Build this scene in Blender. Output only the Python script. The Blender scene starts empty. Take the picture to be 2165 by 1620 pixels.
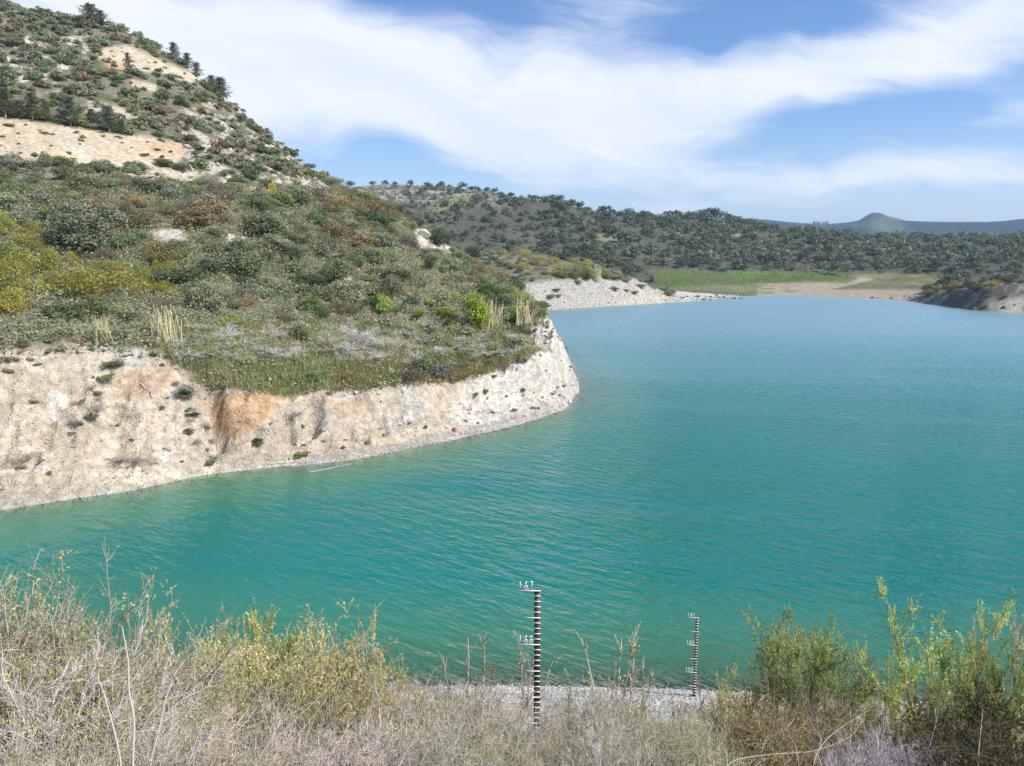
import bpy, math, random
import numpy as np

C = bpy.context.scene.collection
PI = math.pi
rnd = random.Random(7)
RNG = np.random.default_rng(7)

# ------------------------------------------------------------------ camera
FPX, PW, PH = 1626.0, 2165.0, 1620.0          # focal length and size in photograph pixels
PITCH = math.radians(9.26)
CAMZ = 15.5                                     # eye above the lake (lake level = 0)
cam_data = bpy.data.cameras.new('camera')
cam_data.sensor_fit = 'HORIZONTAL'
cam_data.sensor_width = 36.0
cam_data.lens = FPX / PW * 36.0
cam_data.clip_start = 0.1
cam_data.clip_end = 20000
cam = bpy.data.objects.new('camera', cam_data)
C.objects.link(cam)
cam.location = (0, 0, CAMZ)
cam.rotation_euler = (PI / 2 - PITCH, 0, 0)
bpy.context.scene.camera = cam

# ------------------------------------------------------------------ exposure
sc = bpy.context.scene
sc.view_settings.view_transform = 'Standard'
sc.view_settings.look = 'None'
sc.view_settings.gamma = 1
sc.view_settings.exposure = 0.6
sc.cycles.max_bounces = 6
sc.cycles.diffuse_bounces = 3
sc.cycles.glossy_bounces = 3
sc.cycles.transparent_max_bounces = 12
sc.cycles.use_denoising = True
sc.cycles.caustics_reflective = False
sc.cycles.caustics_refractive = False

# ------------------------------------------------------------------ sun
SUN_EL, SUN_AZ = math.radians(46), math.radians(116)   # azimuth clockwise from the view direction
sd = (math.sin(SUN_AZ) * math.cos(SUN_EL), math.cos(SUN_AZ) * math.cos(SUN_EL), math.sin(SUN_EL))
sun_data = bpy.data.lights.new('sun', 'SUN')
sun_data.energy = 3.7
sun_data.angle = math.radians(0.53)
sun_data.color = (1.0, 0.95, 0.87)
sun = bpy.data.objects.new('sun', sun_data)
C.objects.link(sun)
from mathutils import Vector
sun.rotation_euler = Vector(sd).to_track_quat('Z', 'Y').to_euler()
sun.location = (60, -40, 90)

# ------------------------------------------------------------------ sky
class NT:
    """small helper round a node tree"""
    def __init__(s, tree):
        s.t = tree; s.n = tree.nodes; s.l = tree.links
    def node(s, kind, **kw):
        n = s.n.new(kind)
        for k, v in kw.items():
            setattr(n, k, v)
        return n
    def put(s, sock, v):
        if hasattr(v, 'is_linked') or isinstance(v, bpy.types.NodeSocket):
            s.l.new(v, sock)
        else:
            sock.default_value = v
    def math(s, op, a, b=None, c=None, clamp=False):
        n = s.node('ShaderNodeMath', operation=op, use_clamp=clamp)
        s.put(n.inputs[0], a)
        if b is not None: s.put(n.inputs[1], b)
        if c is not None: s.put(n.inputs[2], c)
        return n.outputs[0]
    def vmath(s, op, a, b=None):
        n = s.node('ShaderNodeVectorMath', operation=op)
        s.put(n.inputs[0], a)
        if b is not None:
            s.put(n.inputs['Scale'] if op == 'SCALE' else n.inputs[1], b)
        return n.outputs['Value'] if op in ('LENGTH', 'DOT_PRODUCT') else n.outputs['Vector']
    def noise(s, vec, scale, detail=4.0, rough=0.55, dist=0.0, dims='3D', out='Fac'):
        n = s.node('ShaderNodeTexNoise', noise_dimensions=dims)
        if vec is not None: s.put(n.inputs['Vector'], vec)
        n.inputs['Scale'].default_value = scale
        n.inputs['Detail'].default_value = detail
        n.inputs['Roughness'].default_value = rough
        n.inputs['Distortion'].default_value = dist
        return n.outputs[out]
    def remap(s, v, a, b, c=0.0, d=1.0, smooth=True):
        n = s.node('ShaderNodeMapRange', interpolation_type='SMOOTHSTEP' if smooth else 'LINEAR')
        s.put(n.inputs['Value'], v)
        n.inputs['From Min'].default_value = a; n.inputs['From Max'].default_value = b
        n.inputs['To Min'].default_value = c; n.inputs['To Max'].default_value = d
        return n.outputs['Result']
    def mix(s, f, a, b, mode='MIX'):
        n = s.node('ShaderNodeMix', data_type='RGBA', blend_type=mode)
        s.put(n.inputs['Factor'], f)
        s.put(n.inputs['A'] if False else n.inputs[6], a)
        s.put(n.inputs[7], b)
        return n.outputs[2]

def az_el(px, py):
    """photo pixel -> azimuth (from +Y, clockwise) and elevation"""
    x = (px - PW / 2) / FPX; y = -(py - PH / 2) / FPX
    cp, sp = math.cos(PITCH), math.sin(PITCH)
    vx, vy, vz = x, cp + y * sp, -sp + y * cp
    return math.atan2(vx, vy), math.atan2(vz, math.hypot(vx, vy))

world = bpy.data.worlds.new('World')
sc.world = world
world.use_nodes = True
w = NT(world.node_tree)
w.n.clear()
bg = w.node('ShaderNodeBackground')
wout = w.node('ShaderNodeOutputWorld')
w.l.new(bg.outputs[0], wout.inputs[0])
bg.inputs['Strength'].default_value = 0.125
sky = w.node('ShaderNodeTexSky', sky_type='NISHITA')
sky.sun_disc = False
sky.sun_elevation = SUN_EL
sky.sun_rotation = SUN_AZ
sky.altitude = 200
sky.air_density = 1.0
sky.dust_density = 0.6
sky.ozone_density = 2.2
geo = w.node('ShaderNodeTexCoord')
dirv = w.vmath('NORMALIZE', geo.outputs['Generated'])
sep = w.node('ShaderNodeSeparateXYZ'); w.l.new(dirv, sep.inputs[0])
azi = w.math('ARCTAN2', sep.outputs[0], sep.outputs[1])
ele = w.math('ARCSINE', sep.outputs[2])
comb = w.node('ShaderNodeCombineXYZ')
w.l.new(azi, comb.inputs[0]); w.l.new(ele, comb.inputs[1])
ae = comb.outputs[0]
# the air's own fine streaks: direction on a high flat cloud layer
zc = w.math('ADD', w.math('MAXIMUM', sep.outputs[2], 0.0), 0.10)
pl = w.node('ShaderNodeCombineXYZ')
w.l.new(w.math('DIVIDE', sep.outputs[0], zc), pl.inputs[0])
w.l.new(w.math('DIVIDE', sep.outputs[1], zc), pl.inputs[1])
plane = pl.outputs[0]
warp = w.noise(ae, 4.0, 3.0, 0.5, out='Color')
aew = w.vmath('ADD', ae, w.vmath('SCALE', w.vmath('SUBTRACT', warp, (0.5, 0.5, 0.5)), 0.13))
total = None
def cloud_blob(px, py, rx, ry, rot, weight, soft=0.0):
    """an elongated soft patch of cloud (or of clear sky, weight < 0) round one direction"""
    global total
    a, e = az_el(px, py)
    m = w.node('ShaderNodeMapping', vector_type='TEXTURE')
    w.l.new(aew, m.inputs['Vector'])
    m.inputs['Location'].default_value = (a, e, 0)
    m.inputs['Rotation'].default_value = (0, 0, math.radians(rot))
    m.inputs['Scale'].default_value = (rx / FPX, ry / FPX, 1)
    L = w.vmath('LENGTH', w.vmath('MULTIPLY', m.outputs[0], (1, 1, 0)))
    v = w.math('MULTIPLY', w.remap(L, soft, 1.15, 1.0, 0.0), weight)
    total = v if total is None else w.math('ADD', total, v)
#            px    py    rx   ry  rot  weight
for b in [(420,   60, 560, 240,  -4, 1.0),
          (640,  190, 620, 170, -16, 1.2),
          (1150, 150, 640, 150,  -4, 1.1),
          (1150, 270, 820, 120, -10, 0.9),
          (1900, 110, 560, 130,  14, 1.2),
          (1550, 190, 600, 100,   4, 0.8),
          (1500, 360, 560,  70,  -6, 0.5),
          (1180, 395, 300,  50,   4, 0.45),
          (1760, 400, 420,  90,   2, 0.55),
          (2130, 225, 150,  50,   4, 1.4),
          (2080, 300, 260,  60,  -6, 0.6),
          (1400, 432, 170,  26,   4, 0.7),
          (1960,  12, 420,  60, -12, 0.8),
          (1950, 240, 420,  76,   2, -1.6),
          (1640,  62, 360,  70,   6, -1.3),
          (960,   22, 340,  78, -12, -1.5),
          (2160, 140, 70,   26,   0, -0.9),
          (850,  350, 360,  66, -14, -1.1),
          (1900, 330, 420,  40,   0, -0.5),
          (-600, 100, 900, 500,   0, 0.9),
          (3000, 100, 900, 400,  10, 0.8),
          (1000, -700, 2200, 420,  0, 0.55)]:
    cloud_blob(*b)
st = w.node('ShaderNodeMapping'); w.l.new(aew, st.inputs['Vector'])
st.vector_type = 'TEXTURE'; st.inputs['Scale'].default_value = (0.85, 0.13, 1); st.inputs['Rotation'].default_value = (0, 0, math.radians(-9))
streak = w.noise(st.outputs[0], 1.6, 6.0, 0.5, 0.5)
fine = w.noise(plane, 0.7, 6.0, 0.55, 0.4)
wisp = w.node('ShaderNodeMapping', vector_type='TEXTURE'); w.l.new(aew, wisp.inputs['Vector'])
wisp.inputs['Scale'].default_value = (0.16, 0.035, 1); wisp.inputs['Rotation'].default_value = (0, 0, math.radians(-6))
wsp = w.noise(wisp.outputs[0], 1.3, 7.0, 0.6, 0.8)
tex = w.math('ADD', w.math('ADD', w.math('MULTIPLY', w.math('SUBTRACT', streak, 0.5), 2.0), w.math('MULTIPLY', w.math('SUBTRACT', wsp, 0.5), 1.1)),
             w.math('MULTIPLY', w.math('SUBTRACT', fine, 0.5), 1.25))
dens = w.math('ADD', w.math('MULTIPLY', total, 0.62), tex)
cover = w.remap(dens, -0.25, 1.10, 0.0, 0.95)
low = w.remap(ele, -0.02, 0.20, 0.45, 0.0)       # thin veil low over the hills
cover = w.math('MAXIMUM', cover, low)
shade = w.noise(st.outputs[0], 2.4, 4.0, 0.5)
ccol = w.mix(w.remap(shade, 0.3, 0.7), (4.6, 5.0, 5.75, 1), (5.5, 5.65, 6.0, 1))
skyc = w.mix(1.0, sky.outputs[0], (0.56, 0.70, 0.88, 1), 'MULTIPLY')
w.l.new(w.mix(cover, skyc, ccol), bg.inputs['Color'])

# ------------------------------------------------------------------ numpy noise
def _hash(ix, iy, seed):
    h = (ix.astype(np.int64) * 374761393 + iy.astype(np.int64) * 668265263 + seed * 1442695041) & 0xffffffff
    h = ((h ^ (h >> 13)) * 1274126177) & 0xffffffff
    h = (h ^ (h >> 16)) & 0xffffffff
    return h / 4294967295.0
def vnoise(x, y, seed=0):
    ix = np.floor(x); iy = np.floor(y); fx = x - ix; fy = y - iy
    ux = fx * fx * fx * (fx * (fx * 6 - 15) + 10); uy = fy * fy * fy * (fy * (fy * 6 - 15) + 10)
    a = _hash(ix, iy, seed); b = _hash(ix + 1, iy, seed); c = _hash(ix, iy + 1, seed); d = _hash(ix + 1, iy + 1, seed)
    return (a * (1 - ux) + b * ux) * (1 - uy) + (c * (1 - ux) + d * ux) * uy - 0.5
def fbm(x, y, scale, oct=4, seed=0, rough=0.5):
    v = 0; a = 1.0; f = 1.0 / scale
    for k in range(oct):
        v = v + a * vnoise(x * f + 17.3 * k, y * f - 9.1 * k, seed + k); a *= rough; f *= 2.03
    return v
def ridged(x, y, scale, oct=4, seed=0):
    v = 0; a = 1.0; f = 1.0 / scale
    for k in range(oct):
        v = v + a * (1 - 4 * np.abs(vnoise(x * f + 5.7 * k, y * f + 3.3 * k, seed + k))); a *= 0.5; f *= 2.1
    return v
def sstep(v, a, b):
    t = np.clip((v - a) / (b - a), 0, 1); return t * t * (3 - 2 * t)

# ------------------------------------------------------------------ the lie of the land
def water_pt(px, py):
    a, e = az_el(px, py)
    d = CAMZ / math.tan(-e)
    return (d * math.sin(a), d * math.cos(a))
def dir_pt(px, py, d):
    """point d metres away (on the map) in the direction of a photograph pixel"""
    a, e = az_el(px, py)
    return (d * math.sin(a), d * math.cos(a), CAMZ + d * math.tan(e))
def P3(px, d, py=700):
    x, y, _ = dir_pt(px, py, d); return (x, y)

# lake outline: point, bank steepness there
SHORE = [(P3(-900, 44, 1150), 0.7), (water_pt(-450, 1115), 0.7), (water_pt(-150, 1095), 0.75), (water_pt(0, 1077), 0.8),
         (water_pt(100, 1062), 0.8), (water_pt(240, 1040), 0.85), (water_pt(350, 1022), 0.85), (water_pt(450, 1003), 0.8),
         (water_pt(550, 993), 0.8), (water_pt(640, 985), 0.8), (water_pt(740, 973), 0.75), (water_pt(850, 953), 0.65),
         (water_pt(940, 936), 0.65), (water_pt(1000, 920), 0.65), (water_pt(1070, 902), 0.75), (water_pt(1140, 884), 1.2),
         (water_pt(1186, 866), 1.8), (water_pt(1206, 852), 2.2), (P3(1219, 82), 2.4), (P3(1228, 89), 2.4), (P3(1221, 98), 2.2),
         (P3(1205, 110), 2.0), (P3(1188, 124), 1.8), (P3(1165, 140), 1.5), (P3(1110, 158), 1.2), (P3(1055, 178), 1.0),
         (P3(1035, 200), 1.0), (P3(1070, 225), 0.9), (water_pt(1150, 656), 0.8), (water_pt(1230, 651), 0.8),
         (water_pt(1310, 646), 0.85), (water_pt(1400, 641), 0.75), (water_pt(1440, 638.5), 0.30), (water_pt(1500, 635), 0.10),
         (water_pt(1560, 631.5), 0.06), (water_pt(1592, 629.5), 0.05), (P3(1560, 302), 0.05), (P3(1500, 312), 0.07), (P3(1560, 325), 0.07), (water_pt(1640, 624), 0.08), (water_pt(1700, 626), 0.08), (water_pt(1800, 630), 0.10),
         (water_pt(1880, 634), 0.12), (water_pt(1915, 636.5), 0.30), (water_pt(1960, 643), 0.9), (water_pt(2010, 650), 1.2),
         (water_pt(2060, 656), 1.2), (water_pt(2110, 660), 0.7), (water_pt(2165, 662), 0.45), (water_pt(2300, 668), 0.5),
         (water_pt(2700, 690), 0.6), (P3(3300, 150), 0.6), (P3(4300, 110), 0.6), (P3(5500, 60), 0.6),
         (P3(3000, 36, 1500), 0.55), (water_pt(2500, 1478), 0.55), (water_pt(2165, 1484), 0.547), (water_pt(1800, 1478), 0.547), (water_pt(1560, 1466), 0.547),
         (water_pt(1400, 1458), 0.547), (water_pt(1150, 1452), 0.547), (water_pt(900, 1452), 0.547), (water_pt(600, 1440), 0.547),
         (water_pt(200, 1400), 0.547), (water_pt(-200, 1370), 0.547), (P3(-900, 30, 1350), 0.6), (P3(-1400, 33, 1200), 0.7)]
SH = np.array([p for p, k in SHORE]); SHK = np.array([k for p, k in SHORE])

def shore_dist(x, y):
    """signed distance to the lake outline (land > 0) and bank steepness"""
    x = np.asarray(x, float); y = np.asarray(y, float)
    best = np.full(x.shape, 1e18); inside = np.zeros(x.shape, bool)
    wk = np.zeros(x.shape); ws = np.zeros(x.shape)
    n = len(SH)
    for i in range(n):
        ax, ay = SH[i]; bx, by = SH[(i + 1) % n]
        dx, dy = bx - ax, by - ay; L2 = dx * dx + dy * dy
        t = np.clip(((x - ax) * dx + (y - ay) * dy) / L2, 0, 1)
        q = (x - ax - t * dx) ** 2 + (y - ay - t * dy) ** 2
        best = np.minimum(best, q)
        k = SHK[i] * (1 - t) + SHK[(i + 1) % n] * t
        wt = 1.0 / (q * q + 0.5)
        wk += wt * k; ws += wt
        cond = (ay > y) != (by > y)
        with np.errstate(divide='ignore', invalid='ignore'):
            xi = ax + (y - ay) * dx / (dy if dy != 0 else 1e-9)
        inside ^= cond & (x < xi)
    s = np.sqrt(best)
    return np.where(inside, -s, s), wk / ws

UP = [dir_pt(*c) for c in [
    # the big hill and the slope below it, column by column
    (-700, 700, 62), (-700, 560, 88), (-700, 400, 118), (-700, 345, 128), (-700, 245, 143), (-700, 100, 190), (-700, -120, 250),
    (-350, 720, 58), (-350, 640, 75), (-350, 540, 90), (-350, 400, 118), (-350, 345, 128), (-350, 245, 143), (-350, 100, 190), (-350, -100, 250),
    (0, 740, 57), (0, 640, 75), (0, 540, 92), (0, 400, 120), (0, 345, 130), (0, 255, 142), (0, 120, 185), (0, 15, 228),
    (200, 745, 59), (200, 640, 78), (200, 540, 95), (200, 400, 124), (200, 350, 133), (200, 275, 147), (200, 130, 192), (200, 60, 226),
    (400, 785, 59), (400, 700, 72), (400, 600, 87), (400, 500, 104), (400, 395, 130), (400, 350, 138), (400, 305, 148), (400, 190, 188), (400, 142, 208),
    (600, 822, 62), (600, 720, 76), (600, 620, 91), (600, 520, 109), (600, 405, 138), (600, 350, 156), (585, 300, 182),
    (500, 215, 200), (300, 90, 220), (680, 402, 160), (650, 360, 170),
    (800, 812, 69), (800, 720, 83), (800, 620, 101), (800, 520, 122), (800, 440, 158), (740, 405, 175),
    (870, 455, 168), (900, 500, 150), (940, 535, 150), (1000, 570, 142),
    (930, 790, 75), (1000, 778, 78), (1000, 705, 87), (1000, 630, 106),
    (1090, 745, 81), (1120, 690, 92), (1140, 665, 104), (1090, 635, 118), (1150, 660, 120),
    (1050, 610, 150), (1000, 600, 185), (950, 590, 220),
    # promontory behind the cove
    (1050, 585, 245), (1150, 588, 250), (1250, 590, 258), (1330, 592, 268), (1050, 545, 290), (1150, 545, 295), (1250, 562, 300),
    (1330, 588, 300), (1000, 540, 310), (1400, 606, 300), (1400, 604, 340), (1300, 588, 340),
    # wooded hills beyond
    (900, 525, 360), (1000, 535, 380), (1200, 548, 390), (1350, 572, 400), (1500, 576, 412), (1700, 578, 420), (1900, 582, 430), (2165, 572, 420), (2600, 570, 420),
    (860, 450, 440), (1000, 460, 470), (1200, 490, 480), (1400, 510, 490), (1600, 530, 500), (1900, 538, 520), (2165, 530, 520), (2600, 530, 520),
    (600, 400, 560), (730, 393, 560), (850, 393, 560), (1000, 400, 560), (1100, 417, 560), (1200, 436, 565), (1300, 458, 575), (1400, 465, 600), (1500, 452, 600),
    (1560, 474, 610), (1700, 499, 640), (1900, 508, 660), (2165, 509, 660), (2600, 509, 660),
    # the shaded bank at the far side
    (1990, 612, 285), (2060, 608, 270), (2165, 596, 262), (2300, 585, 260), (2165, 605, 310), (2050, 612, 320), (1960, 615, 320), (2500, 580, 270), (2800, 560, 250),
    (2700, 590, 320),
]]
# behind the ridges the ground falls away; the near bank rises to the road at 14 m
def behind(px, d, z):
    x, y = P3(px, d); return (x, y, z)
UP += [behind(300, 270, 62), (-100, 290, 70), behind(480, 250, 44), behind(600, 225, 30), behind(700, 215, 24), behind(760, 260, 16), behind(860, 260, 14),
       behind(960, 270, 13), behind(700, 380, 20), behind(700, 760, 38), behind(1100, 760, 34), behind(1500, 780, 26), behind(2000, 820, 14), behind(2600, 820, 14),
       behind(300, 500, 50), behind(0, 600, 60), behind(1700, 800, 16),
       (-70, 8, 14), (-40, 14, 14), (-15, 18, 14), (0, 20, 14), (20, 20, 14), (45, 14, 14), (80, 5, 14), (-70, -20, 14), (0, -10, 13.9), (0, 5, 13.9), (80, -20, 14), (-60, 24, 12)]
UP = np.array(UP)
def _phi(r): return r
_d = np.hypot(UP[:, None, 0] - UP[None, :, 0], UP[:, None, 1] - UP[None, :, 1])
_A = np.zeros((len(UP) + 1,) * 2)
_A[:-1, :-1] = _phi(_d) - np.eye(len(UP)) * 2.0
_A[-1, :-1] = 1; _A[:-1, -1] = 1
_W = np.linalg.solve(_A, np.append(UP[:, 2], 0))
def upland(x, y):
    out = np.full(np.shape(x), _W[-1])
    for (px, py, _), wt in zip(UP, _W[:-1]):
        out += wt * np.hypot(x - px, y - py)
    return out

RIDGE = [(600, 480), (1500, 468), (1560, 460), (1620, 464), (1680, 470), (1740, 474), (1790, 470), (1815, 466), (1832, 456), (1845, 449), (1862, 450), (1880, 457),
         (1900, 461), (1912, 466), (1960, 469), (2030, 471), (2100, 470), (2165, 465), (2400, 462), (2900, 470)]
_ra = np.array([az_el(*p)[0] for p in RIDGE]); _re = np.array([az_el(*p)[1] for p in RIDGE])

def smin(a, b, k):
    h = np.clip(0.5 + 0.5 * (b - a) / k, 0, 1)
    return b * (1 - h) + a * h - k * h * (1 - h)

def gully(x, y, pts, width, depth):
    """a furrow along a line given in photograph pixels and distances"""
    q = np.full(np.shape(x), 1e18)
    P = [P3(px, d) for px, d in pts]
    for (ax, ay), (bx, by) in zip(P[:-1], P[1:]):
        dx, dy = bx - ax, by - ay
        t = np.clip(((x - ax) * dx + (y - ay) * dy) / (dx * dx + dy * dy), 0, 1)
        q = np.minimum(q, (x - ax - t * dx) ** 2 + (y - ay - t * dy) ** 2)
    return -depth * np.exp(-q / (width * width))

def height(x, y):
    """ground height, distance to the shore"""
    x = np.asarray(x, float); y = np.asarray(y, float)
    d = np.hypot(x, y); az = np.arctan2(x, y)
    s, k = shore_dist(x, y)
    s = s + fbm(x, y, 7.0, 3, 11) * np.clip(0.9 * k, 0.1, 1.0) * sstep(d, 18, 40)
    U = np.maximum(upland(x, y), 0.6)
    left = sstep(-x, -30, 10) * sstep(d, 36, 44) * sstep(-d, -100, -80)       # the eroded bank opposite
    rough = 0.25 + 0.75 * sstep(d, 30, 60)
    bank = np.where(s > 0, k * s, 0.27 * s)
    # the near bank: white beach, then steeper and steeper to the road
    nearb = np.interp(s, [0, 6, 13, 20, 24, 26], [0, 2.2, 6.3, 10.6, 13.2, 14.2])
    bank = np.where((s > 0) & (d < 40), bank + (nearb - bank) * sstep(-d, -38, -31), bank)
    # stepped profile of the washed bank: low toe, then a scarp
    step = fbm(x, y, 9.0, 3, 31)
    soft = 1 - 0.8 * sstep(-x, 15, 19)
    prof = bank * (0.52 + 0.68 * sstep(bank, 2.4 + 1.5 * step, 4.6 + 1.5 * step)) 
    bank = np.where((s > 0), bank * (1 - left * soft) + prof * left * soft, bank)
    big = fbm(x, y, 22.0, 4, 3) * 2.2 * sstep(d, 45, 90)
    U = U + big * np.clip(s / 12.0, 0, 1)
    H = smin(bank, U, 0.8 + 3.0 * left * sstep(-x, 11, 16))
    H = np.where(s > 0, np.maximum(H, 0.02 * s), bank)
    land = np.clip(s / 1.5, 0, 1)
    # rock faces of the cape
    cape = sstep(k, 1.0, 1.7) * land * sstep(-d, -150, -120)
    H = H + cape * (ridged(x, y, 3.2, 5, 51) - 0.4) * 0.8 * np.clip(H / 2, 0, 1)
    H = H + cape * (0.5 * np.floor((H + 1.2 * fbm(x, y, 4, 2, 8)) / 1.1) * 1.1 + 0.5 * H - H) * 0.5
    # rills on the washed bank, lumps elsewhere
    midbank = left * land * sstep(s, 0.3, 3.0) * (1 - sstep(H, 8.5, 11))
    H = H + midbank * (-(np.abs(fbm(x * 1.3, y * 0.8 + x * 0.3, 2.0, 4, 77)) - 0.12)) * 0.7
    ter = H + 0.9 * fbm(x, y, 6, 3, 9)
    H = H + midbank * 0.45 * (np.floor(ter / 0.8) * 0.8 + 0.8 * sstep(ter / 0.8 - np.floor(ter / 0.8), 0.55, 1.0) - ter) 
    H = H + midbank * (ridged(x, y, 3.6, 4, 61) - 0.3) * 0.28
    H = H + land * rough * fbm(x, y, 2.5, 4, 5) * 0.35 + land * fbm(x, y, 0.6, 2, 15) * 0.06
    wet = sstep(H, 0.6, 2.6)
    H = H + gully(x, y, [(452, 56.5), (446, 60), (432, 65)], 0.9, 2.2) * wet
    H = H + gully(x, y, [(655, 64.0), (640, 62.4), (615, 61.6), (598, 62.5)], 0.7, 2.4) * wet
    H = H + gully(x, y, [(160, 52.5), (205, 58), (235, 64)], 1.2, 0.9) * wet
    # distant range
    far = d > 800
    if np.any(far):
        e = np.interp(az, _ra, _re)
        top = CAMZ + 2600 * np.tan(e)
        prof = np.exp(-((d - 2600) / 620.0) ** 2)
        R = top * prof + fbm(x, y, 260, 5, 91) * 26 * prof * sstep(np.abs(d - 2600), 20, 300)
        t = sstep(d, 800, 1500)
        base = H * (1 - t) + 4 * t
        H = np.where(far, np.maximum(base, R * sstep(d, 900, 1700) - 2), H)
    return H, s

# ------------------------------------------------------------------ mesh and material helpers
def mesh_from(name, V, F=None, quads=None, tris=None, smooth=False):
    me = bpy.data.meshes.new(name)
    V = np.asarray(V, np.float32)
    me.vertices.add(len(V)); me.vertices.foreach_set('co', V.ravel())
    loops = []; starts = []; totals = []
    n = 0
    for arr, k in ((quads, 4), (tris, 3)):
        if arr is not None and len(arr):
            arr = np.asarray(arr, np.int32)
            loops.append(arr.ravel()); starts.append(n + np.arange(len(arr)) * k); totals.append(np.full(len(arr), k))
            n += arr.size
    loops = np.concatenate(loops).astype(np.int32)
    me.loops.add(len(loops)); me.loops.foreach_set('vertex_index', loops)
    starts = np.concatenate(starts).astype(np.int32)
    me.polygons.add(len(starts)); me.polygons.foreach_set('loop_start', starts)
    me.update(calc_edges=True)
    if smooth:
        me.polygons.foreach_set('use_smooth', np.ones(len(starts), bool))
    return me
def set_attr(me, name, data, kind='FLOAT_COLOR', dom='POINT'):
    a = me.attributes.new(name, kind, dom)
    if kind == 'FLOAT_COLOR':
        d = np.ones((len(data), 4), np.float32); d[:, :3] = data
        a.data.foreach_set('color', d.ravel())
    else:
        a.data.foreach_set('value', np.asarray(data, np.float32))
def link(name, me, mat=None, parent=None):
    o = bpy.data.objects.new(name, me)
    C.objects.link(o)
    if mat is not None and me is not None and len(me.materials) == 0:
        me.materials.append(mat)
    if parent is not None: o.parent = parent
    return o
def tag(o, label, cat=None, group=None, kind=None):
    o['label'] = label
    if cat: o['category'] = cat
    if group: o['group'] = group
    if kind: o['kind'] = kind
    return o
def thing(name, label, cat, loc, rz=0.0, group=None):
    o = bpy.data.objects.new(name, None)
    C.objects.link(o); o.location = loc; o.rotation_euler = (0, 0, rz); o.empty_display_size = 0.2
    return tag(o, label, cat, group)
def material(name):
    m = bpy.data.materials.new(name); m.use_nodes = True
    t = NT(m.node_tree); t.n.clear()
    out = t.node('ShaderNodeOutputMaterial')
    return m, t, out

# ------------------------------------------------------------------ terrain mesh: rings and rays round the viewpoint's foot
def ring(a, b, n): return np.geomspace(a, b, n, endpoint=False)
RR = np.concatenate([ring(0.6, 6, 24), ring(6, 34, 150), ring(34, 46, 60), ring(46, 84, 270), ring(84, 130, 130), ring(130, 330, 190), ring(330, 480, 90), ring(480, 760, 70), ring(760, 1600, 25), ring(1600, 3300, 60), np.array([3300, 4200, 6000., 9000.])])
AA = np.radians(np.concatenate([np.arange(-75, -42, 0.8), np.arange(-42, 42.01, 0.105), np.arange(42.8, 75.5, 0.8)]))
NA, NR = len(AA), len(RR)
GA, GR = np.meshgrid(AA, RR, indexing='ij')
GX, GY = GR * np.sin(GA), GR * np.cos(GA)
GH, GS = height(GX.ravel(), GY.ravel())
GH = GH.reshape(NA, NR); GS = GS.reshape(NA, NR)

def to_px(x, y, z):
    cp, sp = math.cos(PITCH), math.sin(PITCH)
    dz = z - CAMZ
    Z = y * cp - dz * sp; Y = y * sp + dz * cp
    Z = np.maximum(Z, 1e-3)
    return PW / 2 + FPX * x / Z, PH / 2 - FPX * Y / Z
GPX, GPY = to_px(GX, GY, GH)
_el = np.arctan2(np.maximum(GH, 0) - CAMZ, GR)
_cm = np.maximum.accumulate(_el, axis=1)
GVIS = _el >= np.concatenate([np.full((NA, 1), -9.0), _cm[:, :-1]], axis=1) - math.radians(0.12)
_hx = np.hypot(np.gradient(GH, axis=1) / np.gradient(GR, axis=1), np.gradient(GH, axis=0) / np.maximum(np.gradient(GA, axis=0) * GR, 1e-6))
GSLOPE = _hx

WX = fbm(GX, GY, 6.0, 3, 201) * 1.0
WY = fbm(GX, GY, 6.0, 3, 202) * 1.0
def pmask(pts, feather=10, warp=6.0, dmin=0, dmax=1e9):
    """softened polygon of photograph pixels, carried on to the ground it shows"""
    pxm = FPX / np.maximum(GR, 5)
    x = GPX + WX * pxm * 0.10 * warp; y = GPY + WY * pxm * 0.05 * warp
    P = np.array(pts, float); n = len(P)
    lo = P.min(0) - feather * 3; hi = P.max(0) + feather * 3
    sel = (x > lo[0]) & (x < hi[0]) & (y > lo[1]) & (y < hi[1]) & (GR > dmin) & (GR < dmax)
    out = np.zeros(x.shape)
    xs, ys = x[sel], y[sel]
    best = np.full(xs.shape, 1e18); ins = np.zeros(xs.shape, bool)
    for i in range(n):
        (ax, ay), (bx, by) = P[i], P[(i + 1) % n]
        dx, dy = bx - ax, by - ay
        t = np.clip(((xs - ax) * dx + (ys - ay) * dy) / (dx * dx + dy * dy + 1e-9), 0, 1)
        best = np.minimum(best, (xs - ax - t * dx) ** 2 + (ys - ay - t * dy) ** 2)
        c = (ay > ys) != (by > ys)
        xi = ax + (ys - ay) * dx / (dy if dy != 0 else 1e-9)
        ins ^= c & (xs < xi)
    sd_ = np.where(ins, 1, -1) * np.sqrt(best)
    out[sel] = sstep(sd_, -feather, feather)
    return out

N1 = fbm(GX, GY, 5.0, 4, 301) ; N2 = fbm(GX, GY, 1.3, 3, 302); N3 = fbm(GX, GY, 18.0, 4, 303)
COL = np.zeros((NA, NR, 3))
def paint(mask, col):
    global COL
    COL = COL * (1 - mask[..., None]) + np.array(col) * mask[..., None]
ones = np.ones((NA, NR))
paint(ones, (0.19, 0.175, 0.115))
paint(sstep(N3 + 0.6 * N1, 0.0, 0.35), (0.235, 0.205, 0.145))
paint(sstep(N3 * 0.8 - N1, 0.05, 0.4) * 0.8, (0.085, 0.105, 0.045))
FARM = sstep(GR, 300, 360)
paint(FARM, (0.085, 0.09, 0.06))
paint(FARM * sstep(N3 + N1 * .5, 0.0, 0.4), (0.115, 0.115, 0.078))
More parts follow.
